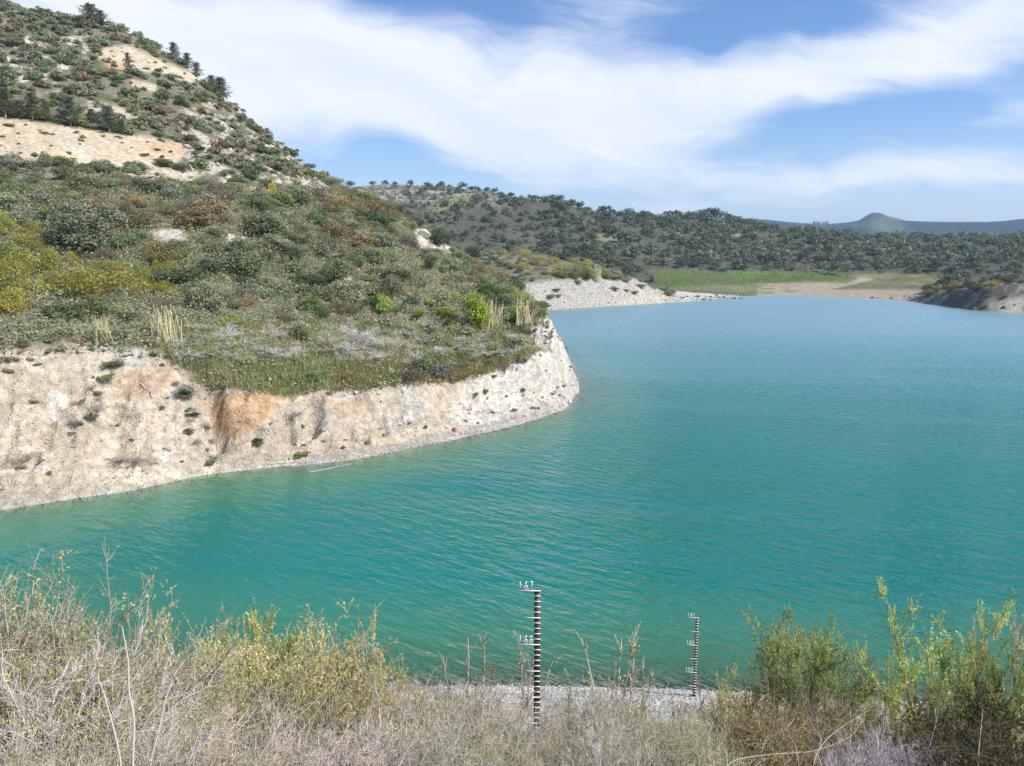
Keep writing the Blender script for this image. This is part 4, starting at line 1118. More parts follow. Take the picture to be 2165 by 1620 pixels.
# ------------------------------------------------------------------ plants of the near bank
g = np.random.default_rng(808)
def shades(paths, V, g, lo=.7, hi=1.3): return np.repeat(g.uniform(lo, hi, len(paths)), len(V) // len(paths))
def twig_bush(seed, n1, n2, n3, n_leaf, leaf, spread=1.0, up=(.4, 1.6), thick=.0065, aspect=.45, yellow=.0, lift=.0, fine=1.0):
    """height about 1: stems from one stool, two orders of twigs, small leaves on the outer ones"""
    gg = np.random.default_rng(seed); B = Batch()
    th = gg.uniform(0, 2 * PI, n1)
    p1 = grow(gg.normal(0, .07 * spread, (n1, 3)) * np.array([1, 1, 0]), np.stack([np.cos(th) * spread, np.sin(th) * spread, gg.uniform(*up, n1)], 1), gg.uniform(.65, 1.05, n1), 8, gg, .13, lift)
    b2, d2, t2 = branch_off(p1, n2, gg, .5, .2); p2 = grow(b2, d2, gg.uniform(.18, .45, n2) * fine, 6, gg, .16, lift)
    b3, d3, t3 = branch_off(p2, n3, gg, .6, .15); p3 = grow(b3, d3, gg.uniform(.06, .17, n3) * fine, 4, gg, .2, lift)
    for p, r in ((p1, thick), (p2, thick * .55), (p3, thick * .34)):
        p[..., 2] = np.maximum(p[..., 2], -.05)
        V, Q = tubes(p, np.full(len(p), r), np.full(len(p), r * .4)); B.add(V, Q, shades(p, V, gg))
    tw = B.mesh('branches', m_bark)
    if n_leaf == 0: return tw, None
    L = Batch(); k = gg.integers(0, n3, n_leaf); t = gg.uniform(.2, 1, n_leaf) * 3; i = np.minimum(t.astype(int), 2); f = (t - i)[:, None]
    c = p3[k, i] * (1 - f) + p3[k, i + 1] * f + gg.normal(0, .006, (n_leaf, 3))
    V, Q = leaves(c, gg.normal(0, 1, (n_leaf, 3)) + np.array([0, 0, .7]), leaf, gg, aspect)
    tone = np.interp(gg.random(n3), [0, 1], [.65, 1.35])[k] * gg.uniform(.75, 1.25, n_leaf)
    c3 = np.repeat(tone, 4)[:, None] * np.ones(3)
    if yellow: pk = np.repeat(gg.random(n_leaf) < yellow, 4); c3[pk] *= np.array([1.7, 1.35, .6])
    L.add(V, Q, c3)
    return tw, L.mesh('foliage', m_leaf)
def tamarisk(seed, n1=5, n2=58, n3=480, n_leaf=11000, flowers=.0):
    """slender leaning stems with feathery upright sprays of scale leaves"""
    gg = np.random.default_rng(seed); B = Batch()
    th = gg.uniform(0, 2 * PI, n1)
    p1 = grow(gg.normal(0, .03, (n1, 3)) * np.array([1, 1, 0]), np.stack([np.cos(th) * .6, np.sin(th) * .6, np.full(n1, 1.1)], 1), gg.uniform(.7, 1.0, n1), 9, gg, .12, .04)
    b2, d2, t2 = branch_off(p1, n2, gg, .5, .4); p2 = grow(b2, d2 * 1.1 + np.array([0, 0, .2]), gg.uniform(.16, .38, n2), 6, gg, .14, .05)
    b3, d3, t3 = branch_off(p2, n3, gg, .5, .2); p3 = grow(b3, d3 + np.array([0, 0, .3]), gg.uniform(.07, .15, n3), 5, gg, .12, .04)
    L = Batch()
    for p, r in ((p1, .011), (p2, .0040), (p3, .0014)):
        V, Q = tubes(p, np.full(len(p), r), np.full(len(p), r * .4), 4 if r > .01 else 3); (B if r > .002 else L).add(V, Q, shades(p, V, gg))
    k = gg.integers(0, n3, n_leaf); t = gg.uniform(.1, 1, n_leaf) * 4; i = np.minimum(t.astype(int), 3); f = (t - i)[:, None]
    c = p3[k, i] * (1 - f) + p3[k, i + 1] * f
    ax = unit(p3[k, i + 1] - p3[k, i] + gg.normal(0, .35 * .13, (n_leaf, 3))); ln = gg.uniform(.012, .026, n_leaf)[:, None]
    sd_ = unit(np.cross(ax, gg.normal(0, 1, (n_leaf, 3)))); ax = unit(ax + sd_ * gg.uniform(-.7, .7, (n_leaf, 1)))
    w_ = unit(np.cross(ax, gg.normal(0, 1, (n_leaf, 3)))) * .0028
    V = np.stack([c - w_, c + w_, c + ax * ln + w_ * .5, c + ax * ln - w_ * .5], 1).reshape(-1, 3)
    tone = gg.uniform(.65, 1.35, n2)[gg.integers(0, n2, n3)][k] * gg.uniform(.75, 1.25, n_leaf)
    c3 = np.repeat(tone, 4)[:, None] * np.ones(3)
    if flowers:
        hi = np.repeat((p3[k, 4, 2] > np.quantile(p3[:, 4, 2], 1 - flowers)) & (gg.random(n_leaf) < .7), 4); c3[hi] = c3[hi] * np.array([1.45, 1.15, 2.2])
    L.add(V, np.arange(4 * n_leaf).reshape(-1, 4), c3)
    return B.mesh('branches', m_bark), L.mesh('foliage', m_leaf)
def weed(seed, n1=5, n2=60, n_leaf=900):
    gg = np.random.default_rng(seed); B = Batch(); th = gg.uniform(0, 2 * PI, n1)
    p1 = grow(gg.normal(0, .04, (n1, 3)) * np.array([1, 1, 0]), np.stack([np.cos(th) * .12, np.sin(th) * .12, np.ones(n1)], 1), gg.uniform(.7, 1.0, n1), 7, gg, .06)
    b2, d2, _ = branch_off(p1, n2, gg, .35, .3); p2 = grow(b2, d2 + np.array([0, 0, .3]), gg.uniform(.05, .16, n2), 4, gg, .15)
    for p, r in ((p1, .006), (p2, .003)):
        V, Q = tubes(p, np.full(len(p), r), np.full(len(p), r * .5)); B.add(V, Q, shades(p, V, gg))
    L = Batch(); k = gg.integers(0, n2, n_leaf); t = gg.uniform(.2, 1, n_leaf)[:, None]
    c = p2[k, 0] * (1 - t) + p2[k, 3] * t + gg.normal(0, .006, (n_leaf, 3)); V, Q = leaves(c, gg.normal(0, 1, (n_leaf, 3)), .010, gg, .4)
    L.add(V, Q, np.repeat(gg.uniform(.7, 1.3, n_leaf), 4)); return B.mesh('stems', m_bark), L.mesh('foliage', m_leaf)
K_DRY = [twig_bush(900 + k, 40, 480, 3600, (5000, 14000, 9000, 17000)[k], .0095) for k in range(4)]
K_BARE = [twig_bush(910 + k, 46, 520, 2600, 0, .01, up=(.5, 2.0)) for k in range(2)]
K_LEAFY = [twig_bush(920 + k, 26, 320, 1900, 17000, .0115, up=(.8, 2.4), yellow=.0) for k in range(3)]
K_GORSE = [twig_bush(930 + k, 40, 420, 1600, 7000, .012, spread=1.2, yellow=.3) for k in range(2)]
K_DARK = [twig_bush(940 + k, 26, 300, 1500, 11000, .016, up=(.6, 2.2)) for k in range(2)]
K_TAM = [tamarisk(950 + k, flowers=(.0, .12, .10, 0)[k]) for k in range(4)]
K_WEED = [weed(960 + k) for k in range(3)]
TWIG = (.29, .25, .20, 1); LILAC = (.36, .31, .30, 1)
def near_plant(kinds, nm, px, d, top, wide, leafc, twigc, label, cat='bush', group=None, n=None):
    a, e = az_el(px, top); x, y = d * math.sin(a), d * math.cos(a); z = ground_z(x, y)
    a_, b_ = kinds[g.integers(len(kinds)) if n is None else n]
    ph = max(max(v.co.z for v in m_.vertices) for m_ in (a_, b_) if m_ is not None)
    h = max(.25, (CAMZ + d * math.tan(e) - z)) / ph
    r = thing(nm, label, cat, (x, y, z), g.uniform(0, 6.28), group); r.scale = (h * wide, h * wide, h)
    o = link(a_.name.split('.')[0], a_, None, r); o.color = twigc
    if b_ is not None: o = link('foliage', b_, None, r); o.color = tint(leafc, g, .12)
    return r
YG = (.36, .335, .12); STRAW = (.46, .42, .17); TAMC = (.34, .35, .135); OLV = (.17, .18, .07)
D = 'dry_bush'
for px, d, top, wd, lab in [
    (-70, 7.6, 1160, .8, 'dry grey bush at the picture\'s edge, tallest of the twiggy thicket'),
    (30, 7.4, 1178, .75, 'tall dry bush with bare pale tips against the water, beside the thicket\'s tallest'),
    (128, 8.3, 1160, .6, 'dry bush with a yellowish leafy tip rising above the thicket'),
    (205, 7.6, 1285, .7, 'dry grey bush in the thicket with long thin tips over the water'),
    (330, 8.6, 1305, .7, 'dry twiggy bush between the thicket and the flowering tamarisk'),
    (60, 6.2, 1330, .8, 'dry bush low in the thicket with dark gaps between its twigs'),
    (200, 6.3, 1370, .8, 'dry bush behind the three bare stalks'),
    (400, 7.4, 1400, .8, 'dry lilac grey bush right of the bare stalks'),
    (500, 7.6, 1450, .8, 'dry bush below the straw coloured leafy bush'),
    (330, 6.0, 1480, .8, 'low dry bush at the feet of the bare stalks'),
    (120, 5.4, 1500, .9, 'low dry bush at the bottom of the thicket'),
    (780, 9.2, 1420, .7, 'dry bush with yellow tips at the end of the thicket'),
    (860, 9.4, 1446, .9, 'grey bush with arching twigs against the water beside the thicket\'s end'),
    (720, 7.6, 1480, .9, 'dry bush under the straw coloured bushes'),
    (960, 9.2, 1462, .8, 'pale lilac twiggy bush before the gauge post')]:
    near_plant(K_DRY, D, px, d, top + (8 if px < 600 else -25), wd, (YG, (.27, .30, .10), (.42, .38, .15))[g.integers(3)], (LILAC, TWIG, TWIG, (.22, .18, .15, 1))[g.integers(4)], lab, 'dry bush')
for px, d, top, wd, lab in [(470, 10.2, 1262, .6, 'tamarisk with pinkish flower tips standing in the dry thicket'), (575, 10.0, 1292, .6, 'yellow green tamarisk beside the flowering one'), (395, 10.8, 1285, .5, 'small feathery tamarisk leaning over the water')]:
    near_plant(K_TAM, 'tamarisk', px, d, top, wd, (.37, .375, .13), (.28, .23, .19, 1), lab, 'tamarisk', n=1 if px == 470 else None)
for px, d, top, wd, lab in [(620, 9.3, 1345, .62, 'straw yellow leafy bush at the highest point of its clump'), (690, 9.0, 1378, .6, 'straw yellow bush sloping down to the dry twigs'), (560, 8.4, 1400, .6, 'straw and green bush with a dark hollow'), (745, 9.4, 1400, .5, 'small straw yellow bush with spiky tips'), (640, 7.6, 1455, .7, 'olive leafy bush in the hollow below the straw clump')]:
    near_plant(K_LEAFY, 'leafy_bush', px, d, top - 62, wd * 1.15, STRAW if 'straw' in lab and 'olive' not in lab else OLV, TWIG, lab)
for px, d, top, wd, col, lab in [(990, 6.9, 1560, 1.0, (.20, .26, .08), 'fresh green weed bush low in the fringe before the large gauge'), (1060, 8.6, 1500, .5, (.17, .20, .07), 'green bush at the foot of the reddish weed'), (1125, 7.2, 1580, 1.0, (.22, .27, .09), 'bright green herb under the large gauge post'),
                                 (615, 8.0, 1452, .7, (.12, .15, .06), 'dark green bush added as shade in the hollow of the straw clump'), (800, 8.4, 1500, .6, (.15, .17, .07), 'olive green bush at the end of the straw clump'), (250, 6.6, 1440, .7, (.27, .29, .09), 'yellow green bush behind the bare stalks'), (100, 6.8, 1400, .6, (.26, .29, .09), 'yellow green bush deep in the grey thicket'), (1420, 7.6, 1560, .8, (.24, .25, .10), 'olive herb before the white stones')]:  # the dark green bush is added; its leaf colour imitates the hollow's shade
    near_plant(K_LEAFY, 'green_bush', px, d, top, wd, col, TWIG, lab)
# the bottom fringe
cols = [(.34, .31, .14), (.24, .28, .10), (.38, .33, .17), (.20, .25, .08)]
for px, d, top, wd in [(40, 5.0, 1570, 1), (230, 5.2, 1560, 1), (420, 5.6, 1540, 1), (560, 6.0, 1530, 1), (700, 6.2, 1545, 1), (820, 6.6, 1530, 1), (900, 7.4, 1500, 1), (940, 6.2, 1560, 1), (1010, 7.2, 1520, 1), (1080, 6.4, 1555, 1), (1190, 7.4, 1525, 1), (1150, 6.2, 1570, 1),
                       (1290, 7.2, 1530, 1), (1240, 8.4, 1500, .9), (1350, 8.2, 1520, .9), (1400, 7.0, 1560, 1), (1340, 6.2, 1580, 1), (1480, 7.6, 1560, .9), (1460, 8.8, 1545, .9), (1030, 8.8, 1490, .9), (1160, 9.6, 1490, .8), (1290, 9.8, 1492, .8), (1010, 9.6, 1475, .8), (1540, 6.6, 1580, 1)]:
    near_plant(K_DRY, 'fringe_bush', px, d, top + (24 if 1040 < px < 1200 else -38), wd * .9, cols[g.integers(4)], LILAC if g.random() < .7 else TWIG, 'low lilac grey twiggy bush of the fringe at the viewer\'s feet', 'dry bush', 'twiggy fringe below the viewer')
for px, d, top, nm_ in [(990, 10.8, 1362, 'bare forked weed standing above the fringe before the water'), (1062, 10.4, 1412, 'reddish brown upright weed next to the gauge post'), (1100, 13.6, 1352, 'thin pale weed directly behind the gauge numbers'), (1310, 13.5, 1318, 'tallest pale feathery weed between the two gauge posts'),
                        (1345, 13.0, 1400, 'shorter weed beside the tallest pale one'), (1200, 12.0, 1430, 'thin dry weed just past the large gauge'), (1265, 12.8, 1405, 'slim weed between the large gauge and the tallest weed'), (1530, 12.5, 1440, 'dry weed past the small gauge post'), (1430, 12.0, 1470, 'low dry weed before the small gauge')]:
    near_plant(K_WEED, 'weed', px, d, top, .9, (.22, .15, .08) if 'red' in nm_ else (.28, .25, .16), (.25, .17, .12, 1) if 'red' in nm_ else (.36, .32, .27, 1), nm_, 'weed')
for px, d, top, wd, lab in [(1672, 12.6, 1288, .7, 'bright yellow green tamarisk nearest to the small gauge'), (1762, 13.2, 1298, .65, 'tamarisk with greyish flower tips in the middle of its row'), (1735, 12.0, 1325, .65, 'golden tinged tamarisk before the greyish one'), (1545, 15.5, 1395, .55, 'low bushy tamarisk beside the small gauge post'),
                            (1870, 12.6, 1335, .45, 'thin airy tamarisk between the row and the tallest one'), (2020, 11.6, 1212, .7, 'tallest tamarisk, spreading over the water on a leaning trunk'), (2115, 11.2, 1262, .5, 'grey green tamarisk at the picture\'s edge, behind the dark bush'), (2185, 11.6, 1245, .5, 'tamarisk with brown flower tips cut by the picture\'s edge'),
                            (1960, 12.8, 1420, .5, 'low feathery tamarisk at the foot of the tallest one'), (2085, 11.0, 1400, .5, 'small green tamarisk before the dark bush'), (1620, 12.4, 1420, .55, 'short tamarisk at the white stones'), (1820, 11.6, 1440, .6, 'short leafy tamarisk above the gorse')]:
    near_plant(K_TAM, 'tamarisk', px, d, top, wd, (.25, .29, .11) if 'grey' in lab else (.38, .385, .085) if 'gold' in lab else TAMC, (.24, .20, .17, 1), lab, 'tamarisk', n=2 if 'flower' in lab else None)
for px, d, top, wd, lab in [(1650, 9.8, 1492, .8, 'olive yellow gorse under the bright tamarisk'), (1740, 9.4, 1478, .8, 'yellow flowered gorse in the middle of its clump'), (1830, 9.4, 1500, .8, 'darker gorse below the thin tamarisk'), (1570, 9.0, 1540, .8, 'gorse half covering the white stones'), (1700, 8.0, 1545, .8, 'low gorse behind the arching bare branches'), (1920, 10.0, 1470, .7, 'olive gorse below the tallest tamarisk')]:
    near_plant(K_GORSE, 'gorse_bush', px, d, top - 35, wd, (.20, .19, .045) if 'dark' not in lab else (.12, .13, .045), (.2, .16, .12, 1), lab)
for px, d, top, wd, lab in [(1905, 7.8, 1545, .8, 'lilac grey leafless bush at the bottom edge'), (1830, 7.2, 1575, .8, 'leafless grey bush next to the arching branches'), (1985, 7.4, 1580, .8, 'leafless lilac bush below the dark bush')]:
    near_plant(K_BARE, 'leafless_bush', px, d, top - 30, wd, YG, (.37, .33, .34, 1), lab, 'dry bush')
for px, d, top, wd, lab in [(2150, 8.4, 1425, .6, 'dark brown green bush filling the bottom corner'), (2095, 7.6, 1490, .6, 'dark bush with a pale twig in front of the corner bush'), (2010, 9.4, 1490, .6, 'dark green bush below the tallest tamarisk\'s trunk'), (2170, 6.6, 1520, .7, 'lowest dark bush in the corner')]:
    near_plant(K_DARK, 'dark_bush', px, d, top - 30, wd * 1.1, (.075, .075, .032), (.12, .09, .07, 1), lab)
# bare stalks and arching branches
def rod(name, pts, r, label, cat, col=(.42, .38, .34, 1), tip=.4, group=None):
    """a bare stem through points given as (pixel, pixel, distance)"""
    P = np.array([dir_pt(*p) for p in pts]); m = 6 * (len(P) - 1) + 1
    tt = np.linspace(0, len(P) - 1, m); Q = np.stack([np.interp(tt, np.arange(len(P)), P[:, k]) for k in range(3)], 1)
    for _ in range(3): Q[1:-1] = (Q[:-2] + 2 * Q[1:-1] + Q[2:]) / 4
    V, F = tubes(Q[None], np.array([r]), np.array([r * tip]), 5)
    B = Batch(); B.add(V, F, np.full(len(V), 1.0)); o = link(name, B.mesh(name, m_bark)); o.color = col
    return tag(o, label, cat, group)
def to_ground(px, d, py=1600):
    a, e = az_el(px, py); z = ground_z(d * math.sin(a), d * math.cos(a)); el = math.atan2(z - .1 - CAMZ, d)
    lo, hi = 1000, 4000
    for _ in range(40):
        mid = (lo + hi) / 2
        if az_el(px, mid)[1] > el: lo = mid
        else: hi = mid
    return (px, lo, d)
rod('bare_stalk', [to_ground(284, 5.0), (280, 1620, 5.0), (285, 1520, 5.0), (272, 1465, 5.0), (272, 1400, 5.0), (258, 1325, 5.0)], .009, 'middle and tallest of three bare pale stalks in the thicket', 'stalk')
rod('bare_stalk', [to_ground(262, 4.9), (258, 1620, 4.9), (240, 1540, 4.9), (226, 1490, 4.9), (213, 1445, 4.9)], .008, 'bare pale stalk leaning outward to the thicket\'s tall side', 'stalk')
rod('bare_stalk', [to_ground(310, 5.1), (315, 1620, 5.1), (335, 1550, 5.1), (352, 1470, 5.1), (372, 1420, 5.1), (388, 1400, 5.1)], .008, 'bare pale stalk leaning towards the straw yellow bush', 'stalk')
for pts, lab in [([to_ground(510, 5.4), (540, 1600, 5.6), (600, 1545, 6), (680, 1470, 6.6), (720, 1430, 7)], 'long bare branch slanting up through the straw yellow bush'),
                 ([to_ground(560, 5.6), (600, 1590, 5.8), (650, 1530, 6.2), (690, 1480, 6.6)], 'second slanting bare branch under the long one'),
                 ([to_ground(1500, 6.0), (1530, 1610, 6.2), (1620, 1595, 6.6), (1720, 1590, 7), (1800, 1560, 7.4), (1830, 1510, 7.8)], 'long low arching branch across the gorse'),
                 ([to_ground(1760, 6.4), (1740, 1610, 6.6), (1700, 1570, 7), (1640, 1545, 7.4), (1590, 1530, 7.6)], 'arching branch crossing the long low one'),
                 ([to_ground(1700, 6.2), (1720, 1600, 6.4), (1750, 1560, 6.8), (1790, 1530, 7.2), (1840, 1500, 7.6)], 'bent bare branch rising out of the gorse'),
                 ([to_ground(1690, 6.0), (1690, 1590, 6.2), (1660, 1540, 6.6), (1680, 1520, 6.8)], 'short forked branch in front of the gorse'),
                 ([to_ground(2060, 6.4), (2068, 1600, 6.4), (2074, 1540, 6.6), (2078, 1500, 6.8)], 'pale upright twig in front of the dark corner bush'),
                 ([to_ground(820, 6.0), (850, 1600, 6.2), (880, 1560, 6.6), (900, 1530, 6.9)], 'bare slanting twig before the dry fringe')]:
    rod('bare_branch', pts, .004, lab, 'branch', (.30, .25, .20, 1))
# dry grass, herbs and litter on the near bank
FINE = []
for k in range(6):
    gg = np.random.default_rng(440 + k); n = 26
    b_ = gg.normal(0, .12, (n, 3)) * np.array([1, 1, 0])
    pth = grow(b_, gg.normal(0, .35, (n, 3)) + np.array([0, 0, 1.0]), gg.uniform(.18, .5, n), 4, gg, .18, -.05)
    V, Q = tubes(pth, np.full(n, .0032), np.full(n, .0012)); FINE.append((V, Q, np.repeat(gg.uniform(.7, 1.3, n), len(V) // n)))
NB = Batch(); nearm = (GR < 27) * (GR > 6.0) * (GS > .6) * (GX > -24) * (GX < 24)
for i in scatter(nearm * sstep(GS, 1.2, 6) , 5200, .11, g, 1.0):
    r = g.random(); c = np.array((.40, .35, .28) if r < .5 else (.36, .30, .20) if r < .75 else (.17, .21, .07)) * g.uniform(.75, 1.25)
    stamp(NB, FINE[g.integers(6)], FX[i], FY[i], FH[i] - .02, g.uniform(.6, 1.3), g.uniform(.7, 1.3), c, g)
cover('dry_grass', NB, 'dry grass and herbs on the near bank')
HB2 = Batch(); HERB = []
for k in range(6):
    gg = np.random.default_rng(460 + k); n = 70
    pp = gg.normal(0, .3, (n, 3)); pp[:, 2] = np.abs(pp[:, 2]) * .9
    V, Q = leaves(pp, np.array([[0, 0, .6]]) + gg.normal(0, .5, (n, 3)), .035, gg, .35); HERB.append((V, Q, np.repeat(gg.uniform(.7, 1.3, n), 4)))
for i in scatter(nearm * sstep(GS, 4, 9), 2200, .14, g, 1.0):
    r = g.random(); c = np.array((.16, .19, .06) if r < .4 else (.30, .26, .17) if r < .8 else (.10, .12, .05)) * g.uniform(.75, 1.25)
    V, Q, cc_ = HERB[g.integers(6)]; stamp(HB2, (V, Q, cc_), FX[i], FY[i], FH[i], g.uniform(.35, .8), g.uniform(.8, 1.5), c, g)
cover('weeds', HB2, 'low green herbs on the near bank')

# ------------------------------------------------------------------ the two water gauges
def paint_mat(name, col, rough):
    m, t, out = material(name); b = t.node('ShaderNodeBsdfPrincipled'); t.l.new(b.outputs[0], out.inputs[0])
    ps = t.node('ShaderNodeNewGeometry').outputs['Position']; nz = t.noise(ps, 30.0, 5, .6)
    t.l.new(t.mix(t.remap(nz, .45, .75, 0, .35), (*col, 1), (.30, .24, .18, 1)), b.inputs['Base Color']); b.inputs['Roughness'].default_value = rough
    return m
m_black = paint_mat('black_paint', (.018, .017, .018), .55); m_white = paint_mat('white_paint', (.86, .84, .83), .5)
def box_arr(x0, x1, y0, y1, z0, z1):
    V = np.array([[x, y, z] for x in (x0, x1) for y in (y0, y1) for z in (z0, z1)], float)
    return V, np.array([[0, 1, 3, 2], [4, 6, 7, 5], [0, 4, 5, 1], [2, 3, 7, 6], [0, 2, 6, 4], [1, 5, 7, 3]])
def boxes(name, bl, mat, parent):
    Vs, Qs, n = [], [], 0
    for b_ in bl:
        V, Q = box_arr(*b_); Vs.append(V); Qs.append(Q + n); n += 8
    return link(name, mesh_from(name, np.concatenate(Vs), quads=np.concatenate(Qs)), mat, parent)
DIG = {'1': [[(.45, 0), (.45, 1)], [(.45, 1), (.2, .78)]],
       '5': [[(.85, 1), (.2, 1)], [(.2, 1), (.15, .55)], [(.15, .55), (.55, .62)], [(.55, .62), (.85, .4)], [(.85, .4), (.8, .12)], [(.8, .12), (.5, 0)], [(.5, 0), (.12, .08)]],
       '6': [[(.7, 1), (.1, .5)], [(.1, .5), (.1, 0)], [(.1, 0), (.85, 0)], [(.85, 0), (.85, .48)], [(.85, .48), (.1, .48)]],
       '7': [[(.1, 1), (.9, 1)], [(.9, 1), (.45, 0)]],
       '4': [[(.65, 0), (.65, 1)], [(.65, 1), (.08, .32)], [(.08, .32), (.95, .32)]],
       '0': [[(.5, 1), (.15, .75)], [(.15, .75), (.15, .25)], [(.15, .25), (.5, 0)], [(.5, 0), (.85, .25)], [(.85, .25), (.85, .75)], [(.85, .75), (.5, 1)]],
       '9': [[(.25, 0), (.65, .3)], [(.65, .3), (.88, .7)], [(.88, .7), (.7, .98)], [(.7, .98), (.3, .98)], [(.3, .98), (.15, .72)], [(.15, .72), (.35, .48)], [(.35, .48), (.82, .58)]],
       '8': [[(.5, 1), (.2, .78)], [(.2, .78), (.8, .28)], [(.8, .28), (.5, 0)], [(.5, 0), (.2, .28)], [(.2, .28), (.8, .78)], [(.8, .78), (.5, 1)]]}
def stroke(p, q, w_, y0, y1):
    p, q = np.array(p), np.array(q); d = q - p; L = np.hypot(*d); d = d / L; nn = np.array([-d[1], d[0]]) * w_ / 2; p = p - d * w_ * .4; q = q + d * w_ * .4
    c = [p - nn, p + nn, q + nn, q - nn]
    V = np.array([[a[0], y, a[1]] for a in c for y in (y0, y1)])
    return V, np.array([[0, 2, 4, 6], [7, 5, 3, 1], [0, 1, 3, 2], [2, 3, 5, 4], [4, 5, 7, 6], [6, 7, 1, 0]])
def gauge(px, d, top_alt, z_top, low_alt, label, face, lean=0.0):
    a, e = az_el(px, 1360); x, y = d * math.sin(a), d * math.cos(a)
    zb = ground_z(x, y) - .15
    r = thing('water_gauge', label, 'water gauge', (x, y, zb), -a + face); r.rotation_euler[1] = lean
    Ht = z_top - zb; w_ = .052
    boxes('post', [(-w_, w_, -.03, .03, 0, Ht)], m_black, r)
    k = 0; z = Ht
    while z > .2:
        alt = top_alt - k * .1
        if k % 10 == 0:
            boxes('number_arm', [(-w_ - .285, w_ + .004, -.046, -.032, z - .009, z + .009)], m_white, r)
            sv, sq, n = [], [], 0
            for ci, ch in enumerate(str(int(round(alt)))):
                for p, q in DIG[ch]:
                    ox = -w_ - .275 + ci * .092
                    V, Q = stroke((ox + p[0] * .066, z + .024 + p[1] * .14), (ox + q[0] * .066, z + .024 + q[1] * .14), .015, -.047, -.033)
                    sv.append(V); sq.append(Q + n); n += 8
            link('number', mesh_from('number', np.concatenate(sv), quads=np.concatenate(sq)), m_white, r)
        elif k % 5 == 0:
            boxes('half_arm', [(-w_ - .165, w_ + .004, -.046, -.032, z - .008, z + .008)], m_white, r)
        else:
            boxes('mark', [(-w_ - .004, w_ + .004, -.037, -.029, z - .0105, z + .0105)], m_white, r)
        k += 1; z = Ht - k * .1
    fo = boxes('footing', [(-.14, .14, -.12, .12, -.1, .19)], m_stone, r); set_attr(fo.data, 'col', np.full((8, 3), .42))
    return r
gauge(1135.5, 12.6, 167, 9.81, 164, 'tall black and white water gauge numbered 167 to 165, rising out of the dry fringe', 0.02)
gauge(1472, 25.35, 161, 3.41, 158, 'smaller black and white water gauge numbered 161 to 159, on white stones', 0.10)

# pale canes at the foot of the slope
def canes(seed, n=46):
    gg = np.random.default_rng(seed); B = Batch(); th = gg.uniform(0, 2 * PI, n)
    p = grow(gg.normal(0, .16, (n, 3)) * np.array([1, 1, 0]), np.stack([np.cos(th) * .18, np.sin(th) * .18, np.ones(n)], 1), gg.uniform(.55, 1.05, n), 6, gg, .05)
    V, Q = tubes(p, np.full(n, .011), np.full(n, .006)); B.add(V, Q, shades(p, V, gg)); st_ = B.mesh('canes', m_bark)
    L = Batch(); m = 700; k = gg.integers(0, n, m); t = gg.uniform(.5, 5, m); i = np.minimum(t.astype(int), 4); f = (t - i)[:, None]
    V, Q = leaves(p[k, i] * (1 - f) + p[k, i + 1] * f, gg.normal(0, 1, (m, 3)), .05, gg, .14); L.add(V, Q, np.repeat(gg.uniform(.7, 1.3, m), 4))
    return st_, L.mesh('foliage', m_leaf)
CN = [canes(975), canes(976)]
for k, (px, py, hp, lab) in enumerate([(350, 726, 74, 'tallest clump of pale straw canes at the foot of the slope'), (212, 730, 56, 'shorter clump of pale canes nearer the bank edge'), (1040, 700, 66, 'dry canes under the tall lime bush'), (1108, 690, 60, 'straw canes beneath the reed bush at the cape'), (1262, 596, 34, 'pale canes on the rim of the cove beach')]):
    x, y, z, d = hit(px, py); h = hp / FPX * math.hypot(d, CAMZ - z)
    r = thing('cane_clump', lab, 'canes', (x, y, z), g.uniform(0, 6), None); r.scale = (h, h, h)
    o = link('canes', CN[k % 2][0], None, r); o.color = (.50, .44, .28, 1); o = link('foliage', CN[k % 2][1], None, r); o.color = (.36, .36, .15, 1)
# white houses of a village on the distant range
m_wall = paint_mat('limewash', (.40, .37, .33), .8); m_roof = paint_mat('tiles', (.33, .20, .14), .8)
def house(px, py, w_, lab):
    w_ = w_ * .75
    a, e = az_el(px, py); d = 2480.0; x, y = d * math.sin(a), d * math.cos(a); z = ground_z(x, y)
    r = thing('house', lab, 'house', (x, y, z - 1), -a)
    boxes('wall', [(-w_, w_, -5, 5, 0, 7)], m_wall, r)
    V = np.array([[-w_ - .5, -5.5, 7], [w_ + .5, -5.5, 7], [w_ + .5, 5.5, 7], [-w_ - .5, 5.5, 7], [-w_ - .5, 0, 9.5], [w_ + .5, 0, 9.5]], float) + np.array([0, 0, .01])
    link('roof', mesh_from('roof', V, quads=[[0, 1, 5, 4], [2, 3, 4, 5], [0, 3, 2, 1]], tris=[[0, 4, 3], [1, 2, 5]]), m_roof, r)
    boxes('window', [(-w_ * .5 - .8, -w_ * .5 + .8, -5.06, -5.003, 2.5, 4.5)], m_black, r); boxes('window', [(w_ * .5 - .8, w_ * .5 + .8, -5.06, -5.003, 2.5, 4.5)], m_black, r)
for px, py, w_, lab in [(1722, 471, 6, 'pale house at the end of the distant village'), (1731, 470, 8, 'largest pale house of the distant village below the ridge'), (1741, 471, 5, 'smallest pale house in the middle of the distant village'), (1749, 470, 7, 'pale house of the distant village nearest the cone hill')]:
    house(px, py, w_, lab)

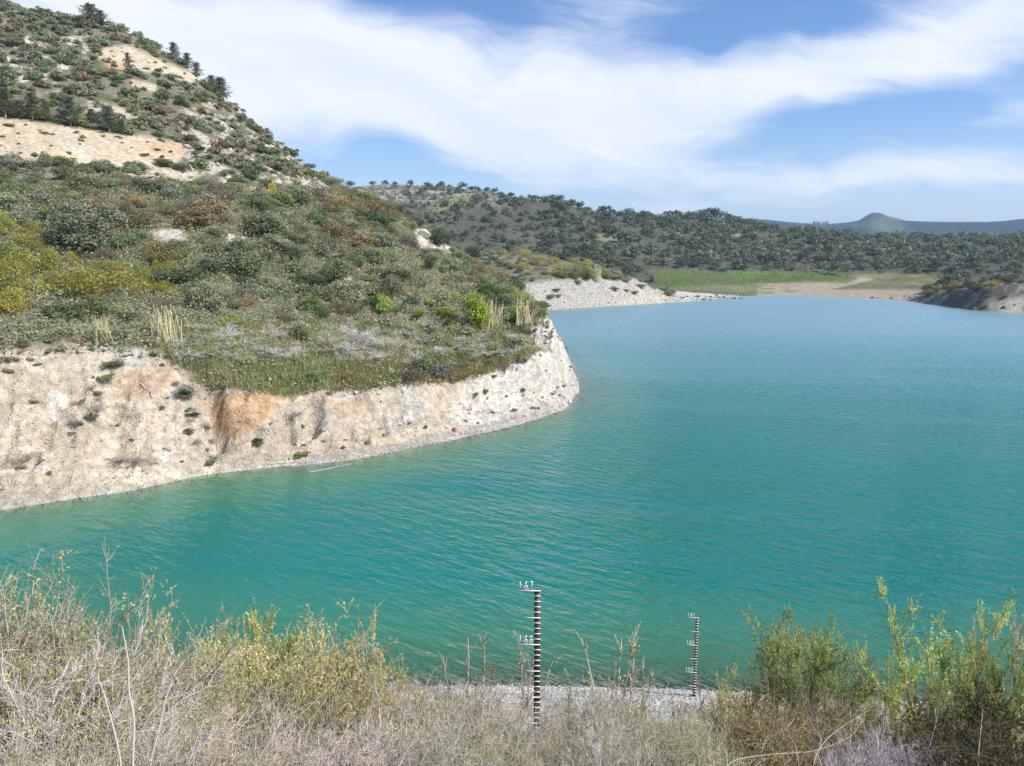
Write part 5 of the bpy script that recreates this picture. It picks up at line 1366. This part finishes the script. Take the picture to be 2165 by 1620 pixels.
# litter and driftwood
x, y, z, d = hit(1258, 1588)
a, e = az_el(1258, 1585); d = 7.9; x, y = d * math.sin(a), d * math.cos(a)
bv, bt = rock_shape(990, 3); bgz = CAMZ + d * math.tan(e)
bv = bv * np.array([.075, .06, .10]) + np.stack([fbm(bv[:, 0] * 3, bv[:, 2] * 3, 1, 3, k) for k in range(3)], 1) * .05
m_bag, t, out = material('thin_plastic'); b = t.node('ShaderNodeBsdfPrincipled'); t.l.new(b.outputs[0], out.inputs[0])
t.l.new(t.mix(t.remap(t.noise(t.node('ShaderNodeNewGeometry').outputs['Position'], 14, 3, .5), .4, .6), (.45, .50, .72, 1), (.75, .77, .85, 1)), b.inputs['Base Color']); b.inputs['Roughness'].default_value = .25
o = link('plastic_bag', mesh_from('plastic_bag', bv, tris=bt), m_bag); o.location = (x, y, bgz); tag(o, 'crumpled pale blue plastic bag caught in the dry twigs', 'litter')
def log(name, a_, b_, r, label):
    P = [hit(*a_)[:3], hit(*b_)[:3]]; P = np.array(P) + np.array([0, 0, r])
    Q = np.linspace(0, 1, 9)[:, None] * (P[1] - P[0]) + P[0]; Q[1:-1] += g.normal(0, r * .45, (7, 3)); Q[:, 2] = [max(q[2], ground_z(q[0], q[1]) + r * .3, .02) for q in Q]
    V, F = tubes(Q[None], np.array([r]), np.array([r * .5]), 6); B = Batch(); B.add(V, F, np.ones(len(V)))
    for k in range(5):
        i = g.integers(2, 8); p = grow(Q[i:i + 1], g.normal(0, 1, (1, 3)) + np.array([0, 0, .4]), np.array([g.uniform(.4, 1.0)]), 5, g, .2)
        V, F = tubes(p, np.array([r * .4]), np.array([r * .15]), 4); B.add(V, F, np.ones(len(V)))
    o = link(name, B.mesh(name, m_bark)); o.color = (.30, .27, .25, 1); return tag(o, label, 'driftwood')
log('dead_log', (298, 812), (345, 882), .07, 'grey fallen log lying down the pale bank')
log('dead_branch', (262, 768), (365, 776), .05, 'thin grey branch lying across the top of the orange bank')
log('dead_branch', (655, 1016), (745, 992), .035, 'pale branch floating at the foot of the orange bank')
log('dead_branch', (565, 985), (640, 978), .035, 'pale driftwood branch stranded on the waterline gravel')

# ------------------------------------------------------------------ the air between
hz = mesh_from('haze', *(lambda V, Q: (V, None, Q))(*box_arr(-9000, 9000, -30, 9200, -14, 170)))
m_air = bpy.data.materials.new('air'); m_air.use_nodes = True
t = NT(m_air.node_tree); t.n.clear(); out = t.node('ShaderNodeOutputMaterial')
pv = t.node('ShaderNodeVolumePrincipled'); pv.inputs['Color'].default_value = (0.50, 0.70, 1.0, 1)
pv.inputs['Density'].default_value = 0.00017; pv.inputs['Anisotropy'].default_value = 0.2
t.l.new(pv.outputs[0], out.inputs['Volume'])
tag(link('haze', hz, m_air), 'thin bluish haze over the lake and hills', kind='stuff')
